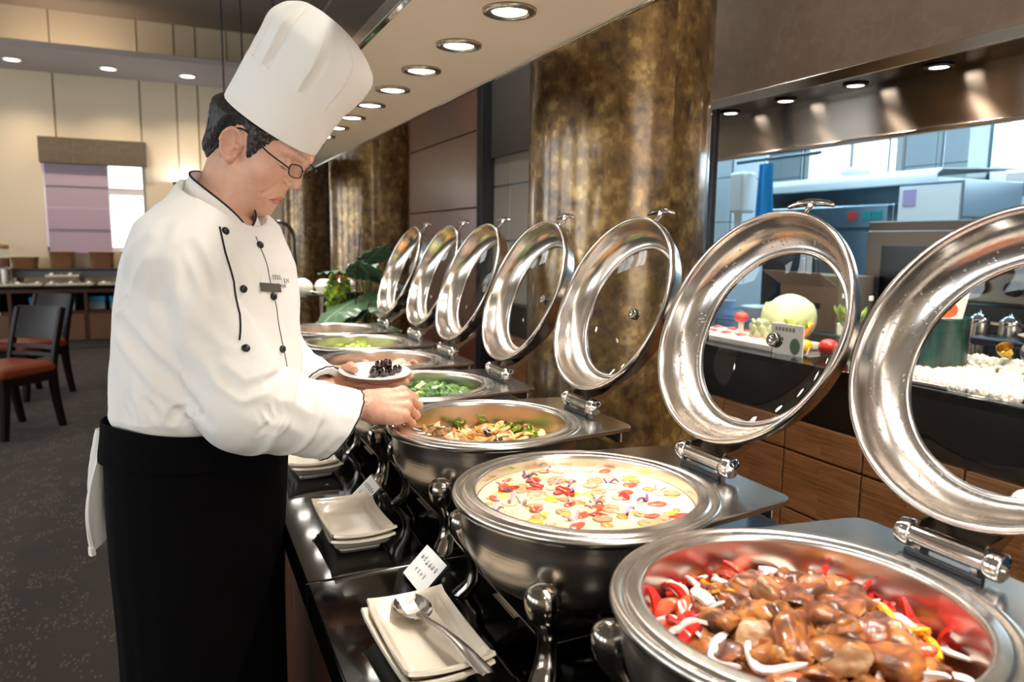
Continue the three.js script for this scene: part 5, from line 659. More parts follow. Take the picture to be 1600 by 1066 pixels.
// ---------- far end of the buffet: riser with white plates, plant ----------
{
  const r = thing('glass_riser', 'clear glass riser on steel posts at the far end of the buffet', 'riser', [0.63, 0.8, -4.3]);
  part('shelf', span(-0.42, 0.26, 0.28, 0.292, -0.2, 0.2, 0.003), M.glass, r); part('lower_shelf', span(-0.42, 0.26, 0.06, 0.07, -0.18, 0.18, 0.003), M.glass, r);
  for (const x of [-0.34, -0.12, 0.16]) for (const z of [-0.15, 0.15]) part('post', cyl(0.018, 0.018, 0.28, x, 0.14, z, 20), M.chrome, r);
  const R = rng(55), lb = ['leftmost', 'second', 'third', 'fourth', 'fifth', 'rightmost'];
  for (let k = 0; k < 6; k++) { const t = thing('rice_bun', lb[k] + ' white bun in the row on the glass riser behind the chef', 'bun', [0.29 + k * 0.118, 1.093, -4.18 - 0.08 * (k % 2)], k, 'white buns on the glass riser'); part('dough', blob(0.06, 1.0, 0.8, 1.05, 0.012, 24, k, 3).translate(0, 0.036, 0), mat('bun', hex('#f0eae0'), 0.6), t); part('paper', lathe([[0, 0.001], [0.05, 0.001], [0.066, 0.008], [0.066, 0.01], [0.05, 0.003], [0, 0.003]], 24), M.paper, t); }
  for (let k = 0; k < 3; k++) { const t = thing('salad_bowl', ['left', 'middle', 'right'][k] + ' pale food bowl on the counter below the glass riser', 'bowl', [0.36 + k * 0.17, 0.8, -3.78 - 0.12 * k], 0, 'pale bowls below the riser'); part('bowl', turned([[0.05, 0], [0.075, 0.03], [0.095, 0.085], [0.09, 0.085], [0.07, 0.03], [0, 0.015]], 36), M.porcelainWhite, t); part('salad', blob(0.085, 1, 0.35, 1, 0.018, 40, k, 3).translate(0, 0.08, 0), mat('salad', hex('#dbd093'), 0.6), t); }
  // plant
  const leafTex = tex(256, 256, (u, v) => { const c = Math.abs(u - 0.5), vein = Math.pow(1 - Math.abs(Math.sin((v * 9 - c * 7) * Math.PI * 0.5)), 6) * (c > 0.01 ? 1 : 0), mid = sstep(0.025, 0.008, c), n = fbm(u * 10, v * 10, 4, 3); return mix3(mix3([0.20, 0.31, 0.22], [0.31, 0.43, 0.31], 0.5 + n), [0.68, 0.75, 0.62], Math.max(mid * 0.8, vein * 0.35)); });
  const lm = mat('plant_leaf', hex('#ffffff'), 0.35, 0, { map: leafTex, clearcoat: 0.2 }), p = thing('leafy_plant', 'dark green big leafed plant in a pot behind the farthest chafing lids', 'plant', [0.88, 0.8, -3.72]);
  part('pot', turned([[0, 0], [0.07, 0], [0.085, 0.05], [0.09, 0.13], [0.083, 0.13], [0.075, 0.1], [0, 0.1]], 32), M.darkWood, p, 'dark plant pot');
  const leaf = (l, w, curl) => sheet((u, v) => { const x = (u - 0.5) * 2, prof = Math.pow(Math.sin(Math.PI * Math.pow(clamp(v * 0.985 + 0.008), 0.62)), 0.8) * w, notch = v < 0.12 ? 0.08 * l * Math.abs(x) : 0; return [x * prof, -curl * l * v * v - 0.16 * prof * x * x + 0.006 * Math.sin(v * 26) * Math.abs(x), l * v - notch]; }, 16, 22, 0.0016);
  const specs = [[-0.05, 0.30, 0.06, 0.30, 0.13, -1.15, 0.25, 0.55], [-0.02, 0.26, 0.1, 0.28, 0.115, -1.75, 0.55, 0.6], [0.02, 0.40, 0.0, 0.24, 0.10, -0.5, -0.55, 0.3], [-0.03, 0.46, -0.02, 0.2, 0.08, 2.6, -0.3, 0.3], [-0.07, 0.44, 0.02, 0.18, 0.06, -2.0, -0.1, 0.4], [0.04, 0.40, -0.03, 0.26, 0.11, 1.2, 0.1, 0.5], [0.0, 0.48, 0.02, 0.22, 0.09, 0.3, -0.6, 0.3], [-0.06, 0.33, 0.0, 0.2, 0.09, -2.6, 0.2, 0.5], [0.06, 0.33, 0.05, 0.24, 0.10, -0.1, 0.3, 0.5]];
  specs.forEach(([x, y, z, l, w, yaw, pitch, curl], k) => { const o = part('leaf', leaf(l, w, curl * 0.5), lm, p); o.position.set(x, y, z); o.rotation.set(pitch, yaw, 0, 'YXZ'); part('stem', tube([[0, 0.1, 0], [x * 0.4, y * 0.6 + 0.05, z * 0.4], [x, y, z]], 0.004, 12, 6), mat('plant_stem', hex('#4a6a34'), 0.5), p); });
  // trailing yellow green cluster in front of the plant
  const v = thing('trailing_fern', 'yellow green moss and berry garland hanging left of the big leaves', 'plant', [0.74, 0.8, -3.80]);
  const RR = rng(77); const mossM = [mat('moss_lime', hex('#a9bf3a'), 0.6), mat('moss_green', hex('#6f8f2e'), 0.6), mat('moss_dark', hex('#4d6a2a'), 0.6), mat('moss_rust', hex('#a5683a'), 0.6)], pools = [[], [], [], []];
  for (let k = 0; k < 170; k++) { const t = RR(), y = 0.20 + 0.24 * t, a = RR() * 6.283, r = 0.02 + 0.035 * Math.sin(t * 3), q = t > 0.85 && RR() < 0.6 ? 3 : t > 0.7 ? 1 : RR() < 0.65 ? 0 : 1; pools[q].push(sheet((u, w) => [(u - 0.5) * 0.03 * Math.sin(Math.PI * clamp(w + 0.05)), 0.008 * Math.sin(u * 6), 0.03 * w], 4, 4, 0.001).rotateX(RR() * 3).rotateY(a).translate(r * Math.cos(a) + 0.02 * t, y, r * Math.sin(a))); }
  pools.forEach((l, q) => { if (l.length) { const o = part('foliage', join(l), mossM[q], v); o.userData.kind = 'stuff'; } });
  const berries = []; for (let k = 0; k < 190; k++) { const y = 0.01 + 0.21 * RR(), a = RR() * 6.283; berries.push(ball(0.009, 1).translate(0.03 * Math.cos(a) + 0.04, y, 0.03 * Math.sin(a))); }
  const b = part('berry_strand', join(berries), mossM[2], v, 'hanging strand of small green berries'); b.userData.kind = 'stuff';
  part('stalk', limb([[0.04, 0, 0, 0.012], [0.03, 0.16, 0, 0.01], [0.02, 0.38, 0, 0.006]], 10, 8), mossM[3], v);
  const w = thing('dark_twig', 'thin dark upright twig rising beside the leafy plant', 'twig', [0.80, 0.8, -3.60]); part('stem', limb([[0, 0, 0, 0.004], [0.0, 0.3, 0.0, 0.0035], [0.035, 0.66, -0.02, 0.002]], 12, 8), M.darkWood, w); part('base', cyl(0.02, 0.024, 0.02, 0, 0.01, 0, 16), M.darkWood, w);
  const hl = thing('black_lamp', 'black gooseneck heat lamp partly hidden behind the chef\'s left shoulder', 'lamp', [0.585, 0.8, -4.8]); part('neck', tube([[0.1, 0.0, 0], [0.1, 0.5, 0], [0.08, 0.66, 0], [0.0, 0.7, 0], [-0.08, 0.64, 0], [-0.1, 0.55, 0]], 0.011, 40, 10), M.black, hl); part('shade', turned([[0.02, 0.56], [0.03, 0.54], [0.08, 0.44], [0.075, 0.44], [0.02, 0.54]], 28).translate(-0.1, 0, 0), M.black, hl); part('foot', cyl(0.07, 0.075, 0.02, 0.1, 0.01, 0, 28), M.black, hl);
}

// where the jacket's details sit: height and angle round the body; where the tongs are
const COAT = {
  piping: [[1.418, -0.685], [1.372, -0.613], [1.320, -0.501], [1.264, -0.465], [1.221, -0.506]], seam: [[1.402, 0.033], [1.305, 0.122], [1.231, 0.192], [1.150, 0.31]],
  buttons: [[1.411, -0.605], [1.306, -0.363], [1.207, -0.463], [1.386, 0.060], [1.288, 0.118], [1.186, 0.231]], tag: [1.305, 0.073], logo: [1.314, 0.291],
};
const TONGS = { back: [0.36, 1.05, -1.475], grip: [0.43, 1.01, -1.46], fork: [0.462, 0.995, -1.455], spoon: [0.475, 0.992, -1.435] };

// ---------- the chef ----------
const chef = thing('person', 'chef in tall white hat, white jacket and black apron serving olives onto a small plate', 'person', [0, 0, 0]);
const add3 = (a, b, k = 1) => [a[0] + b[0] * k, a[1] + b[1] * k, a[2] + b[2] * k];
const frame = (o, X, Y, Z) => ({ to: (p) => [o[0] + X[0] * p[0] + Y[0] * p[1] + Z[0] * p[2], o[1] + X[1] * p[0] + Y[1] * p[1] + Z[1] * p[2], o[2] + X[2] * p[0] + Y[2] * p[1] + Z[2] * p[2]],
  from: (p) => { const a = p[0] - o[0], b = p[1] - o[1], c = p[2] - o[2]; return [a * X[0] + b * X[1] + c * X[2], a * Y[0] + b * Y[1] + c * Y[2], a * Z[0] + b * Z[1] + c * Z[2]]; },
  matrix: new THREE.Matrix4().makeBasis(V(...X), V(...Y), V(...Z)).setPosition(...o) });
const unit = (a) => { const l = Math.hypot(...a); return a.map((x) => x / l); }, cross = (a, b) => [a[1] * b[2] - a[2] * b[1], a[2] * b[0] - a[0] * b[2], a[0] * b[1] - a[1] * b[0]];
// head: x to his left, y up through the crown, z out of the face
const HY = 0.651, HP = 0.609, fh = [Math.cos(HY), 0, Math.sin(HY)], HX = cross([0, 1, 0], fh);
const head = frame([0.168, 1.579, -1.585], HX, [Math.sin(HP) * fh[0], Math.cos(HP), Math.sin(HP) * fh[2]], [Math.cos(HP) * fh[0], -Math.sin(HP), Math.cos(HP) * fh[2]]);
// torso: x to his left, z forward
const TF = [0.643, 0, 0.766], TL = [0.766, 0, -0.643];
const S = { R: [0.004, 1.350, -1.480], L: [0.132, 1.352, -1.672] }, EL = { R: [0.092, 1.112, -1.375], L: [0.196, 1.115, -1.785] }, WR = { R: [0.338, 1.066, -1.440], L: [0.292, 1.064, -1.615] };
const neckBase = [0.082, 1.455, -1.575];
{
  // ----- head -----
  const nb = head.from(neckBase), nf = head.from([0.088, 1.40, -1.575]);
  const earAxis = [Math.cos(0.42), 0, Math.sin(0.42)];
  function ear(x, y, z) { // right-handed copy on either side; x already positive outward
    const px = x - 0.079, py = y + 0.010, pz = z + 0.014, tilt = 0.3, q = py * Math.cos(tilt) + -pz * Math.sin(tilt), r = py * Math.sin(tilt) + pz * Math.cos(tilt);
    const o = px * 0.88 + r * 0.47, w = -px * 0.47 + r * 0.88; // outward, along the flap
    const k = Math.hypot(q / 0.0275, (w + 0.001 * 0) / (0.0175 + 0.002 * (q > 0)));
    let d = Math.hypot((k - 1) * 0.0205, o - 0.004) - 0.0036;                         // helix
    d = smin(d, Math.max(Math.abs(o + 0.001) - 0.0028, (k - 1) * 0.019), 0.004);       // flap
    const k2 = Math.hypot((q - 0.002) / 0.018, (w + 0.003) / 0.0095); d = smin(d, Math.hypot((k2 - 1) * 0.0125, o - 0.0015) - 0.0026, 0.004); // antihelix
    d = smin(d, Math.hypot(px - 0.001, q + 0.027, w - 0.004) - 0.0075, 0.006);          // lobe
    return smin(d, Math.hypot(px + 0.001, q + 0.003, w - 0.013) - 0.0055, 0.004);       // tragus
  }
  function headSDF(x, y, z) {
    const a = Math.abs(x);
    let d = ellip(x, y, z, [0, 0.042, -0.014], [0.0755, 0.088, 0.098]);
    d = smin(d, ellip(x, y, z, [0, -0.008, 0.018], [0.067, 0.100, 0.068]), 0.03);
    d = smin(d, ellip(x, y, z, [0, -0.068, 0.020], [0.056, 0.048, 0.056]), 0.03);
    d = smin(d, Math.hypot(x * 0.8, y + 0.099, z - 0.0625) - 0.0215, 0.018);
    d = smin(d, capsule(a, y, z, [0.058, -0.052, -0.010], [0.022, -0.096, 0.046], 0.015, 0.013), 0.024);
    d = smin(d, Math.hypot(a - 0.044, y + 0.018, z - 0.051) - 0.023, 0.022);
    d = smin(d, ellip(x, y, z, [0, -0.066, 0.056], [0.033, 0.025, 0.028]), 0.016);
    d = smin(d, ellip(x, y, z, [0, -0.101, 0.014], [0.048, 0.022, 0.040]), 0.02);    // soft under-chin
    d = smin(d, capsule(a, y, z, [0.009, 0.037, 0.092], [0.042, 0.038, 0.075], 0.0105, 0.010), 0.014); // brow
    d = smax(d, -(Math.hypot(a - 0.034, y - 0.014, z - 0.099) - 0.0165), 0.016);       // socket
    d = smin(d, Math.hypot((a - 0.0335), (y - 0.012), z - 0.0735) - 0.0142, 0.004);    // lowered lid over the eye
    d = smin(d, capsule(a, y, z, [0.022, -0.004, 0.083], [0.046, -0.002, 0.068], 0.0045, 0.004), 0.010); // bag below the eye
    d = smin(d, capsule(x, y, z, [0, 0.032, 0.086], [0, -0.012, 0.097], 0.0085, 0.0105), 0.013);
    d = smin(d, Math.hypot(x, (y + 0.0165) * 1.05, z - 0.0975) - 0.0130, 0.006);                 // tip
    d = smin(d, Math.hypot((a - 0.0135), (y + 0.021) * 1.1, z - 0.0885) - 0.0102, 0.004); // wings
    d = smax(d, -(Math.hypot(a - 0.0072, (y + 0.0295), z - 0.095) - 0.0036), 0.003);
    d = smax(d, -capsule(a, y, z, [0.020, -0.026, 0.089], [0.037, -0.064, 0.069], 0.0022, 0.0022), 0.008); // fold from nose to mouth
    d = smin(d, capsule(a, y, z, [0, -0.0605, 0.0872], [0.023, -0.0672, 0.0735], 0.0046, 0.0024), 0.003);
    d = smin(d, capsule(a, y, z, [0, -0.0720, 0.0848], [0.021, -0.0688, 0.0735], 0.0056, 0.003), 0.003);
    d = smax(d, -capsule(a, y, z, [0, -0.0664, 0.0920], [0.026, -0.0695, 0.0755], 0.0009, 0.0012), 0.003);
    d = smax(d, -capsule(x, y, z, [-0.012, -0.083, 0.0875], [0.012, -0.083, 0.0875], 0.004, 0.004), 0.010); // under lip
    if (a > 0.05 && Math.abs(y + 0.005) < 0.06) d = smin(d, ear(a, y, z), 0.005);
    d = smin(d, capsule(x, y, z, [0, -0.045, -0.035], nb, 0.052, 0.052), 0.03);
    d = smin(d, capsule(x, y, z, [0, -0.08, -0.014], nf, 0.034, 0.038), 0.02);
    return d;
  }
  const skinA = [0.80, 0.49, 0.355];
  const headColor = (x, y, z) => {
    const a = Math.abs(x), n = fbm(x * 60, y * 60, z * 60, 3), m = fbm(x * 300, y * 300, z * 300, 2); let c = mix3(skinA, [0.74, 0.405, 0.285], clamp(0.45 + n));
    c = mix3(c, [0.77, 0.375, 0.28], 0.5 * sstep(0.035, 0.0, Math.hypot(a - 0.045, y + 0.028, z - 0.062)) + 0.4 * sstep(0.02, 0.0, Math.hypot(x, y + 0.02, z - 0.115)));   // ruddy cheek and nose
    c = mix3(c, [0.72, 0.35, 0.26], 0.55 * sstep(0.040, 0.028, Math.hypot(a - 0.086, y + 0.010, z + 0.016)));
    const lip = Math.max(sstep(0.0065, 0.004, capsule(a, y, z, [0, -0.0608, 0.0880], [0.020, -0.0670, 0.0772], 0, 0)), sstep(0.0078, 0.005, capsule(a, y, z, [0, -0.0720, 0.0862], [0.018, -0.0690, 0.0772], 0, 0))); c = mix3(c, [0.58, 0.22, 0.18], lip * 0.95);
    const brow = sstep(0.0065, 0.0025, capsule(a, y, z, [0.013, 0.040, 0.097], [0.046, 0.044, 0.078], 0, 0)) * (0.75 + 0.5 * noise(a * 420, y * 900, z * 420)); c = mix3(c, [0.10, 0.07, 0.055], clamp(brow) * 0.75);
    const lash = sstep(0.0022, 0.0010, Math.abs(y - 0.0025 - 0.12 * Math.abs(a - 0.034))) * sstep(0.0165, 0.0135, Math.hypot(a - 0.0335, y - 0.012, z - 0.0735)); c = mix3(c, [0.05, 0.03, 0.025], lash);
    const beard = sstep(-0.045, -0.075, y) * sstep(-0.02, 0.03, z) * (0.35 + 0.65 * (m > 0.05 ? 1 : 0)); c = mix3(c, [0.50, 0.32, 0.25], beard * 0.22 * (1 - lip)); return c;
  };
  const hg = nets(headSDF, [-0.105, -0.215, -0.135], [0.105, 0.145, 0.145], 0.0026, headColor).applyMatrix4(head.matrix);
  // ----- hands -----
  function hand(W, f, r, side, pose, fore) { // f along the metacarpals, r towards the thumb, n out of the back
    f = unit(f); let n = unit(cross(f, r)); r = cross(n, f); if (side < 0) n = n.map((v) => -v);
    const P = (a, b, c) => [W[0] + f[0] * a + r[0] * b + n[0] * c, W[1] + f[1] * a + r[1] * b + n[1] * c, W[2] + f[2] * a + r[2] * b + n[2] * c], caps = [], ball_ = [];
    const C = (a, b, ra, rb, k) => caps.push([a, b, ra, rb, k]);
    C(add3(W, fore, -0.11), P(0, 0, 0), 0.0335, 0.0265, 0.02);
    const mcp = [[0.088, 0.030, 0.002], [0.092, 0.009, 0.005], [0.086, -0.012, 0.003], [0.077, -0.031, -0.002]], rad = [0.0098, 0.0102, 0.0095, 0.0084], len = [[0.042, 0.025, 0.021], [0.046, 0.029, 0.022], [0.042, 0.027, 0.021], [0.034, 0.02, 0.018]];
    mcp.forEach((m, i) => { C(P(0.008, m[1] * 0.55, -0.002), P(m[0] - 0.006, m[1], m[2] - 0.004), 0.0165, 0.0116, 0.016); C(P(0.03, m[1] * 0.7, 0.0105), P(m[0] - 0.004, m[1], m[2] + 0.0062), 0.0022, 0.0052, 0.007); });
    C(P(0.02, -0.020, -0.010), P(0.055, -0.028, -0.010), 0.014, 0.012, 0.02);
    C(P(0.012, 0.020, -0.012), P(0.045, 0.030, -0.016), 0.017, 0.014, 0.02);
    const chains = [];
    mcp.forEach((m, i) => { let p = P(...m), ang = 0; const ch = []; for (let k = 0; k < 3; k++) { ang += pose.curl[i][k]; const sp = pose.spread[i], d = [Math.cos(ang) * Math.cos(sp), Math.sin(sp), -Math.sin(ang)], q = [p[0] + len[i][k] * (f[0] * d[0] + r[0] * d[1] + n[0] * d[2]), p[1] + len[i][k] * (f[1] * d[0] + r[1] * d[1] + n[1] * d[2]), p[2] + len[i][k] * (f[2] * d[0] + r[2] * d[1] + n[2] * d[2])]; ch.push([p, q, rad[i] * (1 - 0.09 * k) * (k ? 1 : 1.08), rad[i] * (1 - 0.09 * (k + 1))]); p = q; } chains.push(ch); });
    const th = pose.thumb.map((t) => P(...t)); chains.push([[th[0], th[1], 0.0145, 0.0115], [th[1], th[2], 0.0115, 0.0102], [th[2], th[3], 0.0102, 0.0085]]);
    const sdf = (x, y, z) => { let d = 1e9; for (const [a, b, ra, rb, k] of caps) d = smin(d, capsule(x, y, z, a, b, ra, rb), k); for (const ch of chains) { let e = 1e9; for (const [a, b, ra, rb] of ch) { e = smin(e, capsule(x, y, z, a, b, ra, rb), 0.005); e = smin(e, Math.hypot(x - a[0], y - a[1], z - a[2]) - ra * 1.06, 0.004); } d = smin(d, e, 0.006); }
      return d + 0.0005 * fbm(x * 220, y * 220, z * 220, 2); };
    const tips = chains.map((c) => c[2][1]), knucks = chains.map((c) => c[1][0]);
    const color = (x, y, z) => { const q = fbm(x * 90, y * 90, z * 90, 3); let c = mix3([0.68, 0.385, 0.265], [0.58, 0.29, 0.195], clamp(0.45 + q)); let t = 1, k = 1; for (const p of tips) t = Math.min(t, Math.hypot(x - p[0], y - p[1], z - p[2])); for (const p of knucks) k = Math.min(k, Math.hypot(x - p[0], y - p[1], z - p[2])); c = mix3(c, [0.64, 0.29, 0.21], 0.5 * sstep(0.022, 0.006, t) + 0.35 * sstep(0.018, 0.008, k)); return c; };
    const all = [...caps, ...chains.flat()].flatMap((c) => [c[0], c[1]]), lo = [0, 1, 2].map((i) => Math.min(...all.map((p) => p[i])) - 0.04), hi = [0, 1, 2].map((i) => Math.max(...all.map((p) => p[i])) + 0.04);
    // nails
    const nails = chains.map((c) => { const [a, b] = c[2], d = unit(add3(b, a, -1)), up = unit(add3(n, d, -(n[0] * d[0] + n[1] * d[1] + n[2] * d[2]))), s = cross(up, d); return { p: add3(add3(b, d, 0.001), up, c[2][3] * 0.93), d, up, s, r: c[2][3] }; });
    return { geo: nets(sdf, lo, hi, 0.003, color), P, nails, f, r, n };
  }
  const foreR = unit(add3(WR.R, EL.R, -1)), foreL = unit(add3(WR.L, EL.L, -1));
  const HR = hand(WR.R, [0.965, -0.05, -0.12], [0.06, 0.66, -0.75], 1, { curl: [[0.62, 1.05, 0.75], [0.72, 1.15, 0.8], [0.82, 1.2, 0.8], [0.85, 1.2, 0.8]], spread: [0.02, 0, -0.03, -0.08], thumb: [[0.022, 0.026, -0.016], [0.058, 0.036, -0.038], [0.082, 0.022, -0.058], [0.098, 0.006, -0.066]] }, foreR);
  const HL = hand(WR.L, [0.93, 0.07, 0.22], [-0.25, 0.12, -0.95], 1, { curl: [[0.02, -0.18, -0.2], [0.04, -0.2, -0.2], [0.05, -0.22, -0.2], [0.06, -0.22, -0.2]], spread: [0.05, 0, -0.08, -0.18], thumb: [[0.02, 0.026, 0.010], [0.042, 0.036, 0.034], [0.055, 0.020, 0.046], [0.064, 0.004, 0.044]] }, foreL);
  // ----- core of the body, covered by the clothes -----
  const core = (x, y, z) => { let d = capsule(x, y, z, [0.035, 1.02, -1.55], [0.085, 1.36, -1.57], 0.095, 0.095); d = smin(d, capsule(x, y, z, S.R, S.L, 0.05, 0.05), 0.06); for (const k of ['R', 'L']) { d = smin(d, capsule(x, y, z, S[k], EL[k], 0.046, 0.04), 0.03); d = smin(d, capsule(x, y, z, EL[k], WR[k], 0.040, 0.028), 0.02); }
    d = smin(d, capsule(x, y, z, [0.03, 0.94, -1.515], [0.02, 0.5, -1.515], 0.072, 0.055), 0.05); d = smin(d, capsule(x, y, z, [0.04, 0.94, -1.585], [0.04, 0.5, -1.60], 0.072, 0.055), 0.05); d = smin(d, capsule(x, y, z, [0.02, 0.5, -1.515], [-0.01, 0.09, -1.50], 0.054, 0.038), 0.03); d = smin(d, capsule(x, y, z, [0.04, 0.5, -1.60], [0.02, 0.09, -1.63], 0.054, 0.038), 0.03);
    d = smin(d, capsule(x, y, z, [-0.02, 0.06, -1.50], [0.07, 0.045, -1.45], 0.036, 0.03), 0.03); d = smin(d, capsule(x, y, z, [0.02, 0.06, -1.63], [0.12, 0.045, -1.60], 0.036, 0.03), 0.03); return smin(d, capsule(x, y, z, [0.07, 1.36, -1.585], [0.072, 1.44, -1.588], 0.05, 0.042), 0.03); };
  const cg = nets(core, [-0.22, -0.01, -1.95], [0.46, 1.56, -1.27], 0.014, () => skinA);
  const skin = mat('skin', hex('#ffffff'), 0.48, 0, { vertexColors: true, sheen: 0.15, bumpMap: T.skinBump, bumpScale: 0.0004 });
  part('body', mergeGeometries([hg, HR.geo, HL.geo, cg]), skin, chef, 'face and hands');
  const nailM = mat('nail', hex('#d9a48c'), 0.3, 0, { clearcoat: 0.4 });
  for (const H of [HR, HL]) for (const k of H.nails) { const g = ball(1, 2, k.r * 0.62, 0.0012, 0.0052); g.applyMatrix4(new THREE.Matrix4().makeBasis(V(...k.s), V(...k.up), V(...k.d)).setPosition(...k.p)); part('fingernail', g, nailM, chef); }
  // ----- hair -----
  const poly = [[0.060, 0.120], [0.058, 0.052], [0.047, 0.034], [0.040, 0.018], [0.030, -0.012], [0.022, -0.018], [0.014, 0.0], [0.006, 0.022], [-0.008, 0.032], [-0.024, 0.026], [-0.036, 0.002], [-0.044, -0.036], [-0.056, -0.066], [-0.075, -0.078], [-0.14, -0.075], [-0.15, 0.12]];
  const polyD = (z, y) => { let d = 1e9, s = 1; for (let i = 0, j = poly.length - 1; i < poly.length; j = i++) { const [xi, yi] = poly[i], [xj, yj] = poly[j], ex = xj - xi, ey = yj - yi, wx = z - xi, wy = y - yi, t = clamp((wx * ex + wy * ey) / (ex * ex + ey * ey)); d = Math.min(d, (wx - ex * t) ** 2 + (wy - ey * t) ** 2); const c1 = y >= yi, c2 = y < yj, c3 = ex * wy > ey * wx; if ((c1 && c2 && c3) || (!c1 && !c2 && !c3)) s = -s; } return s * Math.sqrt(d); };
  const strand = (x, y, z) => { const w = 0.25 * noise(x * 60, y * 60, z * 60); return fbm(x * 330 + w, (y * 0.62 + z * 0.78) * 620 + w * 8, (z * 0.62 - y * 0.78) * 60, 3); };
  const hairSDF = (x, y, z) => { let d = ellip(x, y, z, [0, 0.042, -0.014], [0.0755, 0.088, 0.098]); d = smin(d, ellip(x, y, z, [0, -0.008, 0.018], [0.067, 0.100, 0.068]), 0.03); d = smin(d, capsule(x, y, z, [0, -0.045, -0.035], nb, 0.052, 0.052), 0.03);
    const m = Math.max(polyD(z, y), y - 0.056), k = sstep(0.002, -0.026, m) * (0.6 + 0.4 * sstep(0.06, -0.04, z)); return smax(d - 0.0035 - 0.0145 * k - 0.0030 * strand(x, y, z), m + 0.0028 * noise(x * 260, (y * 0.62 + z * 0.78) * 420, z * 90), 0.004); };
  const hairColor = (x, y, z) => { const s = strand(x * 1.3, y * 1.2, z * 1.3), g = sstep(-0.02, 0.05, z) * 0.75 + 0.1; return mix3([0.014, 0.011, 0.010], [0.30, 0.28, 0.26], sstep(0.12, 0.42, s + 0.2 * noise(x * 500, y * 300, z * 500)) * g); };
  part('hair', nets(hairSDF, [-0.11, -0.10, -0.145], [0.11, 0.10, 0.085], 0.0022, hairColor).applyMatrix4(head.matrix), mat('hair', hex('#ffffff'), 0.6, 0, { vertexColors: true }), chef, 'short dark hair with grey temples');
  // ----- hat: stiff band and pleated crown -----
  { const ctr = [[0.050, -0.008, 0.1075, 0.089], [0.10, -0.006, 0.109, 0.091], [0.155, -0.003, 0.112, 0.095], [0.20, 0.004, 0.116, 0.102], [0.238, 0.004, 0.115, 0.103], [0.262, -0.002, 0.100, 0.09], [0.280, -0.012, 0.075, 0.07], [0.292, -0.026, 0.042, 0.04], [0.296, -0.034, 0.004, 0.004]];
    const hatAt = (p) => head.to([p[0] * 0.97, 0.05 + (p[1] - 0.05) * 0.965, p[2] * 0.965]);
    const pick = (v) => { const f = v * (ctr.length - 1), i = Math.min(ctr.length - 2, Math.floor(f)), t = f - i; return ctr[i].map((q, k) => { const a = ctr[Math.max(0, i - 1)][k], b = q, c = ctr[i + 1][k], d = ctr[Math.min(ctr.length - 1, i + 2)][k]; return 0.5 * (2 * b + (c - a) * t + (2 * a - 5 * b + 4 * c - d) * t * t + (3 * b - a - 3 * c + d) * t * t * t); }); };
    const folds = [[3.35, 0.16, 1], [3.85, 0.15, 0.9], [4.45, 0.19, 0.7], [2.6, 0.16, 0.8], [5.3, 0.2, 0.6], [0.4, 0.16, 0.8], [1.2, 0.17, 0.8], [2.0, 0.15, 0.8], [5.9, 0.18, 0.8]];
    const surf = (u, v) => { const a = u * Math.PI * 2, [y, zc, rz, rx] = pick(v), up = sstep(0.13, 0.17, y) * sstep(0.300, 0.27, y); let k = 0; for (const [fa, w, s] of folds) { let q = ((a - fa - 0.5 * (y - 0.2) + Math.PI * 3) % (Math.PI * 2)) - Math.PI; k += s * (q > -w && q < w * 2.2 ? (q < 0 ? -sstep(-w, 0, q) : -sstep(w * 2.2, 0.05, q) * 0.0 + sstep(w * 2.2, 0.0, q) * 0.7 - (q < 0.03 ? sstep(0.03, 0, q) * 1.7 : 0)) : 0); }
      const facet = 0.0035 * fbm(Math.cos(a) * 2.2, Math.sin(a) * 2.2, y * 16, 3) * sstep(0.12, 0.2, y), m = 1 + up * 0.085 * k + facet * 9; return [Math.cos(a) * rx * m, y + 0.004 * fbm(a * 2, y * 20, 5, 2) * up, zc + Math.sin(a) * rz * m]; };
    part('chef_hat', sheet((u, v) => hatAt(surf(1 - u, 0.001 + v * 0.998)), 220, 90), M.hat, chef, 'tall white chef hat');
    part('hat_band', sheet((u, v) => hatAt((() => { const a = -u * Math.PI * 2, [y, zc, rz, rx] = pick(lerp(0, 0.245, v)); return [Math.cos(a) * (rx + 0.0012), y - 0.001, zc + Math.sin(a) * (rz + 0.0012)]; })()), 96, 10, 0.0015), M.hat, chef, 'smooth white hat band'); }
  // ----- glasses -----
  { const g = new THREE.Group(); g.name = 'eyeglasses'; head.matrix.decompose(g.position, g.quaternion, g.scale); chef.add(g); const fm = mat('dark_wire', hex('#1d1a19'), 0.3, 0.7), lens = [];
    for (const s of [-1, 1]) { const c = V(s * 0.0275, 0.010, 0.104), tilt = -0.38, pt = (a, k = 1) => { const q = Math.pow(Math.abs(Math.cos(a)) ** 3 + Math.abs(Math.sin(a)) ** 3, -1 / 3), x = Math.cos(a) * q * 0.0215 * k, y = Math.sin(a) * q * 0.0125 * k; return V(c.x + x, c.y + y * Math.cos(tilt), c.z - y * Math.sin(tilt) * -1 - Math.abs(c.x + x) * 0.12); };
      part('frame', tube(Array.from({ length: 28 }, (_, i) => pt(i / 28 * Math.PI * 2)), 0.0011, 56, 8, true), fm, g); part('lens', sheet((u, v) => { const p = pt(u * Math.PI * 2, 0.001 + 0.97 * v); return [p.x, p.y, p.z]; }, 32, 3), M.lidGlass, g);
      part('temple_arm', tube([[s * 0.049, 0.012, 0.098], [s * 0.066, 0.016, 0.091], [s * 0.0735, 0.018, 0.055], [s * 0.0795, 0.026, 0.012], [s * 0.0815, 0.024, -0.012], [s * 0.080, 0.004, -0.034]], 0.0015, 32, 8), fm, g); part('nose_pad', ball(0.0028, 2, 0.6, 1.3, 1).translate(s * 0.0085, 0.002, 0.0955), M.acrylic, g); }
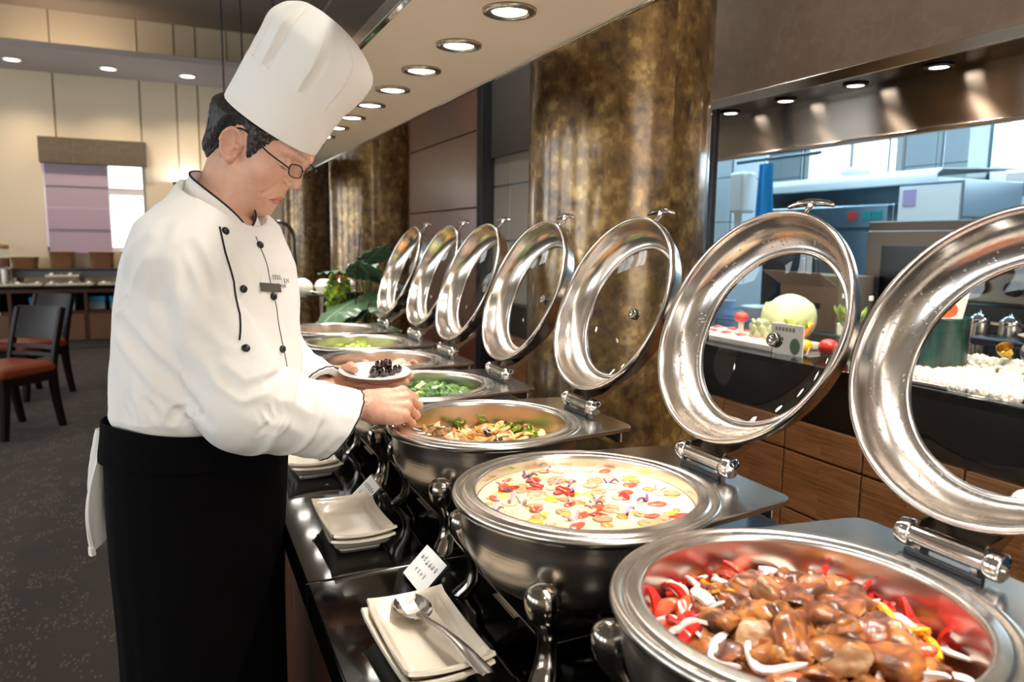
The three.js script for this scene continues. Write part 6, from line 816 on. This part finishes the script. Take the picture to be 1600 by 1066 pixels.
    part('bridge', tube([[-0.0065, 0.014, 0.1035], [0, 0.016, 0.1055], [0.0065, 0.014, 0.1035]], 0.0011, 12, 8), fm, g); }
}
// ----- jacket -----
const TC = (y) => { const t = clamp((y - 1.0) / 0.45); return [lerp(0.035, 0.076, t), lerp(-1.548, -1.575, t)]; };
const foreDirR = unit([0.79, -0.58, -0.08]), foreDirL = unit([WR.L[0] - EL.L[0], WR.L[1] - EL.L[1], WR.L[2] - EL.L[2]]);
const cuffR = [0.288, 1.043, -1.43], cuffL = add3(WR.L, [-0.012, -0.006, 0.0]);
const prof = [[0.96, 0.150, 0.128, 0.0], [1.03, 0.160, 0.132, 0.004], [1.07, 0.180, 0.150, 0.008], [1.14, 0.182, 0.152, 0.010], [1.26, 0.178, 0.142, 0.006], [1.34, 0.172, 0.130, 0.002], [1.42, 0.150, 0.105, -0.010], [1.47, 0.09, 0.075, -0.016]];
function torsoSDF(x, y, z) { let i = 0; while (i < prof.length - 2 && y > prof[i + 1][0]) i++; const t = clamp((y - prof[i][0]) / (prof[i + 1][0] - prof[i][0])), s = t * t * (3 - 2 * t) * 0.5 + t * 0.5, a = lerp(prof[i][1], prof[i + 1][1], s), b = lerp(prof[i][2], prof[i + 1][2], s), o = lerp(prof[i][3], prof[i + 1][3], s), c = TC(y), px = x - c[0], pz = z - c[1], l = px * TL[0] + pz * TL[2], f = px * TF[0] + pz * TF[2] - o;
  const k = Math.pow(Math.pow(Math.abs(l / a), 2.3) + Math.pow(Math.abs(f / b), 2.3), 1 / 2.3); return Math.max((k - 1) * Math.min(a, b) * 0.95, 0.97 - y, (y - 1.455) * 0.9); }
function armCoord(x, y, z, a, b) { const d = [b[0] - a[0], b[1] - a[1], b[2] - a[2]], L = Math.hypot(...d), u = d.map((v) => v / L), p = [x - a[0], y - a[1], z - a[2]], t = p[0] * u[0] + p[1] * u[1] + p[2] * u[2]; const s = unit(cross(u, [0, 1, 0])), w = cross(s, u); return [t, Math.atan2(p[0] * s[0] + p[1] * s[1] + p[2] * s[2], p[0] * w[0] + p[1] * w[1] + p[2] * w[2]), L]; }
function sleeve(x, y, z, k) {
  const R = k === 'R', E = EL[k], Sh = S[k], cf = R ? cuffR : cuffL, dir = R ? foreDirR : foreDirL, r = R ? [0.069, 0.074, 0.074] : [0.062, 0.066, 0.058];
  const elb = add3(E, R ? [0.01, -0.012, 0.004] : [0, 0, 0]);
  let d = capsule(x, y, z, Sh, elb, r[0], r[1]), e = capsule(x, y, z, elb, add3(cf, dir, 0.03), r[1], r[2]); d = smin(d, e, 0.05);
  const [t, an, L] = armCoord(x, y, z, elb, cf), [t2, an2, L2] = armCoord(x, y, z, Sh, elb);
  // gathered folds: fine at the cuff, deep and slanting inside the elbow, long down the upper arm
  const cuffF = sstep(L - 0.09, L, t) * 0.0011 * Math.sin(an * 17 + 2.2 * Math.sin(an * 2)), inner = sstep(-0.03, 0.05, t) * sstep(0.19, 0.06, t);
  d += cuffF - inner * 0.0095 * Math.pow(0.5 + 0.5 * Math.sin(t * 105 + an * 2.2 + 2.5 * fbm(an * 1.2, t * 12, 2, 2)), 3) * (0.4 + 0.6 * sstep(-0.3, 0.6, Math.sin(an + 0.6)));
  const upperF = sstep(0.02, 0.1, t2) * sstep(L2 + 0.02, L2 - 0.08, t2); d += upperF * 0.013 * (fbm(an2 * 1.5 + t2 * 5, t2 * 7, 4, 2)) - upperF * 0.009 * Math.pow(0.5 + 0.5 * Math.sin(an2 * 3 - t2 * 24 + 1.2), 4);
  const cut = (x - cf[0]) * dir[0] + (y - cf[1]) * dir[1] + (z - cf[2]) * dir[2];
  d = smax(d, cut, 0.002); // open at the cuff
  const hollow = Math.max(capsule(x, y, z, elb, add3(cf, dir, 0.05), r[1] - 0.02, r[2] - 0.013), -(cut + 0.07)); return Math.max(d, -hollow);
}
// pressed-in folds of the cloth: polylines on the surface, depth, width
const FOLDS = [
  [[[0.028, 1.385, -1.399], [0.038, 1.354, -1.39], [0.053, 1.304, -1.387]], 0.0065, 0.009], [[[0.018, 1.372, -1.396], [0.020, 1.325, -1.385], [0.016, 1.28, -1.375]], 0.005, 0.010],
  [[[-0.01, 1.427, -1.428], [-0.023, 1.397, -1.41], [-0.034, 1.375, -1.406]], 0.004, 0.010], [[[-0.048, 1.388, -1.421], [-0.07, 1.36, -1.436], [-0.083, 1.32, -1.471]], 0.0045, 0.011],
  [[[0.048, 1.194, -1.337], [0.066, 1.164, -1.315], [0.095, 1.142, -1.295], [0.128, 1.151, -1.301], [0.181, 1.158, -1.373]], 0.0085, 0.009], [[[0.02, 1.237, -1.358], [0.055, 1.20, -1.335], [0.10, 1.19, -1.325]], 0.006, 0.011],
  [[[-0.097, 1.246, -1.471], [-0.053, 1.189, -1.41], [0.005, 1.126, -1.361], [0.05, 1.09, -1.32]], 0.010, 0.012],
  [[[0.130, 1.110, -1.29], [0.139, 1.09, -1.292], [0.127, 1.07, -1.291]], 0.0035, 0.005], [[[0.145, 1.118, -1.296], [0.152, 1.096, -1.295], [0.140, 1.068, -1.293]], 0.0035, 0.005], [[[0.160, 1.11, -1.297], [0.165, 1.09, -1.294], [0.154, 1.066, -1.292]], 0.003, 0.005], [[[0.118, 1.10, -1.29], [0.125, 1.08, -1.29], [0.116, 1.064, -1.29]], 0.003, 0.005],
  [[[-0.058, 1.114, -1.4], [-0.047, 1.10, -1.391], [-0.044, 1.088, -1.387]], 0.005, 0.007], [[[-0.018, 1.083, -1.38], [-0.01, 1.096, -1.381], [0.014, 1.11, -1.347]], 0.006, 0.007], [[[0.0, 1.083, -1.372], [0.012, 1.09, -1.364], [0.036, 1.10, -1.33]], 0.005, 0.006], [[[-0.09, 1.12, -1.43], [-0.078, 1.10, -1.418], [-0.075, 1.085, -1.415]], 0.004, 0.008], [[[0.055, 1.075, -1.37], [0.07, 1.09, -1.37], [0.09, 1.095, -1.37]], 0.005, 0.007],
  [[[-0.096, 1.28, -1.482], [-0.082, 1.29, -1.465]], 0.002, 0.004], [[[-0.091, 1.307, -1.485], [-0.083, 1.288, -1.466], [-0.081, 1.268, -1.457]], 0.002, 0.004],
  [[[0.113, 1.111, -1.285], [0.166, 1.098, -1.294], [0.215, 1.06, -1.325]], 0.0045, 0.012], [[[-0.03, 1.345, -1.399], [-0.028, 1.289, -1.406], [-0.005, 1.235, -1.381]], 0.005, 0.014], [[[0.20, 1.11, -1.34], [0.23, 1.06, -1.345], [0.235, 1.02, -1.36]], 0.004, 0.012],
  [[[0.235, 1.16, -1.72], [0.25, 1.13, -1.72], [0.262, 1.10, -1.70]], 0.004, 0.007], [[[0.10, 1.30, -1.425], [0.085, 1.35, -1.42], [0.06, 1.39, -1.42]], 0.003, 0.014],
].map(([p, d, w]) => ({ p, d, w, lo: [0, 1, 2].map((i) => Math.min(...p.map((q) => q[i])) - 3.5 * w), hi: [0, 1, 2].map((i) => Math.max(...p.map((q) => q[i])) + 3.5 * w) }));
function creases(x, y, z) {
  let s = 0;
  for (const f of FOLDS) { if (x < f.lo[0] || y < f.lo[1] || z < f.lo[2] || x > f.hi[0] || y > f.hi[1] || z > f.hi[2]) continue;
    let m = 1e9, at_ = 0; const n = f.p.length - 1; for (let i = 0; i < n; i++) { const a = f.p[i], b = f.p[i + 1], bx = b[0] - a[0], by = b[1] - a[1], bz = b[2] - a[2], px = x - a[0], py = y - a[1], pz = z - a[2], t = clamp((px * bx + py * by + pz * bz) / (bx * bx + by * by + bz * bz)), q = Math.hypot(px - bx * t, py - by * t, pz - bz * t); if (q < m) { m = q; at_ = (i + t) / n; } }
    const k = Math.pow(Math.sin(Math.PI * clamp(at_ * 0.86 + 0.07)), 0.6); s += f.d * k * (Math.exp(-((m / f.w) ** 2)) - 0.45 * Math.exp(-(((m - 1.9 * f.w) / (0.8 * f.w)) ** 2))); }
  return s;
}
function coatSDF(x, y, z) {
  let d = torsoSDF(x, y, z);
  d = smin(d, capsule(x, y, z, add3(S.R, [0.02, 0.012, 0]), add3(S.L, [-0.015, 0.012, 0]), 0.060, 0.058), 0.07);
  d = smin(d, capsule(x, y, z, add3(neckBase, [-0.012, 0.005, -0.004]), add3(S.R, [0.01, 0.02, -0.01]), 0.062, 0.056), 0.05); d = smin(d, capsule(x, y, z, add3(neckBase, [-0.012, 0.005, -0.004]), add3(S.L, [-0.01, 0.02, -0.01]), 0.062, 0.056), 0.05);
  // gathers above the apron and drape over the chest
  const c = TC(y), az = Math.atan2((x - c[0]) * TL[0] + (z - c[1]) * TL[2], (x - c[0]) * TF[0] + (z - c[1]) * TF[2]);
  d += 0.0085 * sstep(1.20, 1.09, y) * sstep(1.05, 1.085, y) * fbm(az * 5.5 + (y - 1.05) * 9, y * 11, 3, 3) - 0.0035 * sstep(1.16, 1.08, y) * Math.pow(0.5 + 0.5 * Math.sin(az * 13 + y * 28 + 2 * Math.sin(az * 3)), 4) + 0.005 * fbm(az * 2.5 + y * 3, y * 7 + az * 2, 8, 3);
  const sr = sleeve(x, y, z, 'R'), sl = sleeve(x, y, z, 'L'); d = smin(d, sr, lerp(0.007, 0.05, sstep(1.27, 1.37, y))); d = smin(d, sl, lerp(0.007, 0.05, sstep(1.27, 1.37, y)));
  if (Math.abs(d) < 0.035) d += creases(x, y, z);
  // the neck opening
  return smax(d, -capsule(x, y, z, add3(neckBase, [0.012, -0.03, 0.016]), add3(neckBase, [0.035, 0.12, 0.04]), 0.062, 0.135), 0.006);
}
// a point of the jacket's surface at height y and angle az round the body (0 = straight ahead, + = his left)
function onCoat(y, az, lift = 0) {
  const c = TC(y), d = [Math.cos(az) * TF[0] + Math.sin(az) * TL[0], 0, Math.cos(az) * TF[2] + Math.sin(az) * TL[2]]; let t = 0.40;
  for (let i = 0; i < 160; i++) { const s = torsoish(c[0] + d[0] * t, y, c[1] + d[2] * t); if (s < 0.0004) break; t -= s * 0.7; }
  const p = [c[0] + d[0] * t, y, c[1] + d[2] * t], e = 0.004, n = unit([coatSDF(p[0] + e, p[1], p[2]) - coatSDF(p[0] - e, p[1], p[2]), coatSDF(p[0], p[1] + e, p[2]) - coatSDF(p[0], p[1] - e, p[2]), coatSDF(p[0], p[1], p[2] + e) - coatSDF(p[0], p[1], p[2] - e)]);
  return { p: add3(p, n, lift), n };
}
function torsoish(x, y, z) { return coatSDF(x, y, z); }
{
  const jacket = part('jacket', nets(coatSDF, [-0.20, 0.96, -1.94], [0.44, 1.56, -1.25], 0.0044), M.coat, chef, 'white double breasted chef jacket');
  const along = (pts, n = 24, lift = 0.001) => Array.from({ length: n + 1 }, (_, i) => { const f = i / n * (pts.length - 1), k = Math.min(pts.length - 2, Math.floor(f)), t = f - k; return onCoat(lerp(pts[k][0], pts[k + 1][0], t), lerp(pts[k][1], pts[k + 1][1], t), lift).p; });
  part('placket_piping', tube(along(COAT.piping, 40), 0.0017, 80, 8), M.piping, jacket, 'black piping on the front edge');
  part('front_seam', tube(along(COAT.seam, 40, 0.0002), 0.0008, 80, 6), M.piping, jacket);
  const onto = (o, y, az, lift = 0, spin = 0) => { const q = onCoat(y, az, lift); o.position.set(...q.p); o.quaternion.setFromUnitVectors(V(0, 0, 1), V(...q.n)); if (spin) o.rotateZ(spin); };
  for (const [y, az] of COAT.buttons) { const b = part('button', new THREE.LatheGeometry([[0, 0.0062], [0.003, 0.006], [0.0062, 0.0045], [0.0075, 0.002], [0.0072, 0], [0, -0.001]].map((p) => new THREE.Vector2(...p)), 24).rotateX(Math.PI / 2), mat('black_button', hex('#17151a'), 0.3), jacket, 'round black button'); onto(b, y, az); }
  const tag = part('name_tag', box(0.052, 0.017, 0.002, 0, 0, 0.001, 0.001), mat('brass_tag', hex('#6f675a'), 0.35, 0.6), jacket, 'small bronze name tag'); onto(tag, ...COAT.tag, 0.003, -0.02);
  { const c = document.createElement('canvas'); c.width = 256; c.height = 160; const x = c.getContext('2d'); x.clearRect(0, 0, 256, 160); x.fillStyle = '#2b2a30'; x.font = 'bold 54px serif'; x.fillText('ITEL', 18, 58); x.fillText('LN', 168, 84); x.font = 'italic bold 50px serif'; x.fillText('Zoon', 60, 128);
    const d = x.getImageData(0, 0, 256, 160).data, a = new Uint8Array(256 * 160 * 4); for (let i = 0; i < 256 * 160; i++) { a[i * 4] = a[i * 4 + 1] = a[i * 4 + 2] = d[i * 4 + 3]; a[i * 4 + 3] = 255; } const t = new THREE.DataTexture(a, 256, 160); t.magFilter = THREE.LinearFilter; t.flipY = true; t.needsUpdate = true;
    const w = part('embroidery', new THREE.PlaneGeometry(0.056, 0.035), mat('dark_thread', hex('#2b2a30'), 0.8, 0, { alphaMap: t, alphaTest: 0.4 }), jacket, 'dark embroidered lettering'); onto(w, ...COAT.logo, 0.0035); }
  // stand collar with piping
  const O = [0.093, 0, -1.558], ring = (az, k) => { const c = Math.cos(az), s = Math.sin(az), g = k ? 0 : 0.013, f = (c > 0 ? 0.060 : 0.064) + g, l = (s > 0 ? 0.052 : 0.060) + g, y = 1.410 + 0.118 * Math.pow(Math.abs(Math.sin(az / 2)), 0.85) - (s > 0 ? 0.022 * s : 0) - (k ? 0 : 0.046); return [O[0] + TF[0] * f * c + TL[0] * l * s, y, O[2] + TF[2] * f * c + TL[2] * l * s]; };
  const az0 = 0.10, az1 = Math.PI * 2 - 0.10, col = (u, v) => { const a = lerp(az0, az1, u), p = ring(a, 0), q = ring(a, 1), b = 0.004 * Math.sin(v * Math.PI); return [lerp(p[0], q[0], v) + b * (p[0] - O[0]) * 8, lerp(p[1], q[1], v), lerp(p[2], q[2], v) + b * (p[2] - O[2]) * 8]; };
  part('collar', sheet(col, 90, 10, 0.003), M.coat, jacket); part('collar_piping', tube(Array.from({ length: 60 }, (_, i) => col(i / 59, 1.0)), 0.0021, 160, 8), M.piping, jacket);
  for (const [cf, dir, r, k] of [[cuffR, foreDirR, 0.0775, 'R'], [cuffL, foreDirL, 0.061, 'L']]) { const s = unit(cross(dir, [0, 1, 0])), w = cross(s, dir), pts = []; for (let i = 0; i < 64; i++) { const a = i / 64 * Math.PI * 2, d = [0, 1, 2].map((j) => s[j] * Math.cos(a) + w[j] * Math.sin(a)), o = add3(cf, dir, -0.004); let t = 0.125; for (let q = 0; q < 120; q++) { const e = sleeve(...add3(o, d, t), k); if (e < 0.0003) break; t -= Math.max(0.0004, e * 0.5); if (t < 0.03) break; } pts.push(add3(o, d, t)); } part('cuff_piping', tube(pts, 0.0017, 160, 6, true), M.piping, jacket); }
  // black apron: wide waistband, long skirt
  const ap = (y, az, grow = 0) => { const t = clamp((y - 0.2) / 0.86), c = TC(Math.max(y, 1.0)), cx = lerp(0.022, c[0] - 0.004, sstep(0.75, 1.05, y)), cz = -1.55, w = 0.0045 * Math.sin(az * 7 + 2 * Math.sin(az * 2)) * (1 - t) + 0.0022 * Math.sin(az * 19 + y * 5) * (1 - t), a = lerp(0.160, 0.174, sstep(0.55, 1.06, y)) - 0.004 * sstep(0.98, 1.04, y) + w + grow, b = lerp(0.132, 0.143, sstep(0.55, 1.06, y)) + w + grow, p = 2.3, C = Math.cos(az), Z = Math.sin(az), q = Math.pow(Math.abs(C) ** p + Math.abs(Z) ** p, -1 / p); return [cx + TF[0] * C * q * b + TL[0] * Z * q * a, y, cz + TF[2] * C * q * b + TL[2] * Z * q * a]; };
  const apron = part('apron', sheet((u, v) => ap(lerp(0.26, 1.045, v), -u * Math.PI * 2), 120, 60, 0.003), M.apron, chef, 'long black waist apron');
  part('waistband', sheet((u, v) => { const az = -u * Math.PI * 2; return ap(lerp(0.985, 1.056 - 0.006 * Math.cos(az), v) + 0.004 * Math.sin(az * 3), az, 0.0085); }, 120, 8, 0.003), M.apron, apron, 'folded black waistband');
  part('tie', limb([[-0.09, 1.0, -1.66, 0.006], [-0.12, 0.9, -1.67, 0.007], [-0.125, 0.78, -1.67, 0.006]], 10, 8), M.apron, apron);
  for (const s of [0, 1]) { const g = nets((x, y, z) => { const o = s ? [0.03, 0, -1.63] : [-0.02, 0, -1.50], e = s ? [0.125, 0, -1.595] : [0.075, 0, -1.445]; return Math.max(smin(capsule(x, y, z, [o[0] - 0.02, 0.05, o[2]], [e[0], 0.035, e[2]], 0.046, 0.038), capsule(x, y, z, [o[0], 0.05, o[2]], [o[0], 0.1, o[2]], 0.045, 0.045), 0.03), 0.003 - y); }, [s ? -0.05 : -0.13, 0, s ? -1.70 : -1.57], [s ? 0.19 : 0.14, 0.17, s ? -1.53 : -1.37], 0.007); part('shoe', g, M.black, chef, 'black shoe'); }
  for (const [hip, knee, foot] of [[[0.03, 0.94, -1.515], [0.02, 0.5, -1.515], [-0.012, 0.1, -1.50]], [[0.04, 0.94, -1.585], [0.04, 0.5, -1.60], [0.02, 0.1, -1.63]]]) part('trouser_leg', limb([[...hip, 0.082], [...knee, 0.072], [...foot, 0.066]], 16, 20), M.apron, chef);
}
// things he holds
{
  const tw = thing('side_towel', 'white towel tucked into the back of the chef\'s black apron', 'towel', [-0.128, 0.90, -1.60]);
  part('cloth', sheet((u, v) => { const w = lerp(0.05, 0.10, v); return [-0.012 - 0.022 * Math.sin(v * 2.2) + 0.012 * Math.sin(u * 9 + v * 3), 0.125 - 0.22 * v + 0.014 * Math.sin(u * 5) * v, (u - 0.5) * w]; }, 20, 24, 0.006), M.coat, tw, 'white towel cloth'); part('hem', sheet((u, v) => { const w = 0.102; return [-0.013 - 0.022 * Math.sin(2.2) + 0.012 * Math.sin(u * 9 + 3), -0.083 - 0.014 * v + 0.014 * Math.sin(u * 5), (u - 0.5) * w]; }, 20, 3, 0.008), M.coat, tw);
  const pc = [0.396, 1.095, -1.60], pl = thing('small_plate', 'small round white plate with dark olives held in the chef\'s left hand', 'plate', pc);
  pl.rotation.set(0.075, 0, -0.02);
  part('dish', lathe([[0, 0], [0.038, 0.0], [0.041, -0.003], [0.043, 0.0], [0.06, 0.004], [0.079, 0.0105], [0.0805, 0.0125], [0.079, 0.0135], [0.058, 0.0075], [0.042, 0.004], [0, 0.0035]], 72), M.porcelainWhite, pl);
  const pr = thing('olive', '', 'olive', [0, 0, 0]); part('flesh', bumpy(oliveGeo().scale(1.0, 1.0, 1.0), 0.0012, 160, 4), mat('wet_olive', hex('#22090e'), 0.14, 0, { clearcoat: 0.9 }), pr); part('hole', new THREE.CircleGeometry(0.003, 12).rotateX(-Math.PI / 2).translate(0, 0.0095, 0), pitMat, pr);
  const po = [[-0.008, 0.013, 0.022], [0.014, 0.013, 0.020], [0.034, 0.013, 0.010], [0.052, 0.014, -0.002], [0.002, 0.014, -0.004], [0.022, 0.014, -0.012], [0.008, 0.028, 0.008], [0.028, 0.028, 0.0]], lb = ['leftmost front', 'second front', 'third front', 'rightmost', 'back left', 'back right', 'upper left', 'upper right'];
  po.forEach(([x, y, z], i) => { const o = i ? dup(pr, null, undefined, '', '') : pr; o.userData.label = lb[i] + ' dark olive in the little heap on the hand held plate'; o.userData.group = 'olives on the hand held plate'; const q = V(x, y, z).applyEuler(pl.rotation).add(pl.position); o.position.copy(q); o.rotation.set(1.2 + i, i * 2.1, 0.7 * i); });
  const tg = thing('serving_tongs', 'steel serving tongs with scalloped and spoon jaws in the chef\'s right hand', 'tongs', [0, 0, 0]);
  const g0 = TONGS.grip, j1 = TONGS.fork, j2 = TONGS.spoon;
  part('arm', limb([[...TONGS.back, 0.004], [...g0, 0.0045], [...j1, 0.0035]], 12, 8), M.chrome, tg); part('arm', limb([[...add3(TONGS.back, [0, -0.014, 0.01]), 0.004], [...add3(g0, [0, -0.012, 0.01]), 0.0045], [...j2, 0.0035]], 12, 8), M.chrome, tg);
  part('scalloped_jaw', sheet((u, v) => { const x = u * 2 - 1, e = 0.036 * v * (1 - 0.16 * (v > 0.85 ? Math.abs(Math.sin(u * Math.PI * 4)) : 0)), w = 0.022 * Math.pow(Math.sin(Math.PI * clamp(v * 0.7 + 0.12)), 0.7); return add3(add3(j1, [0.8, 0.10, 0.1], e * 1.25), [-0.35, 0.55, 0.75], x * w); }, 32, 14, 0.0015), M.chrome, tg, 'scalloped jaw');
  part('spoon_jaw', sheet((u, v) => { const a = u * Math.PI * 2, rr = v; return add3(add3(add3(j2, [0.85, 0.22, 0.1], 0.024 + 0.026 * rr * Math.cos(a)), [-0.3, 0.75, 0.55], 0.0175 * rr * Math.sin(a)), [0.2, -0.5, 0.8], -0.010 * (1 - rr * rr)); }, 32, 10, 0.0014), M.chrome, tg, 'spoon jaw');
}

renderer.render(scene, camera);
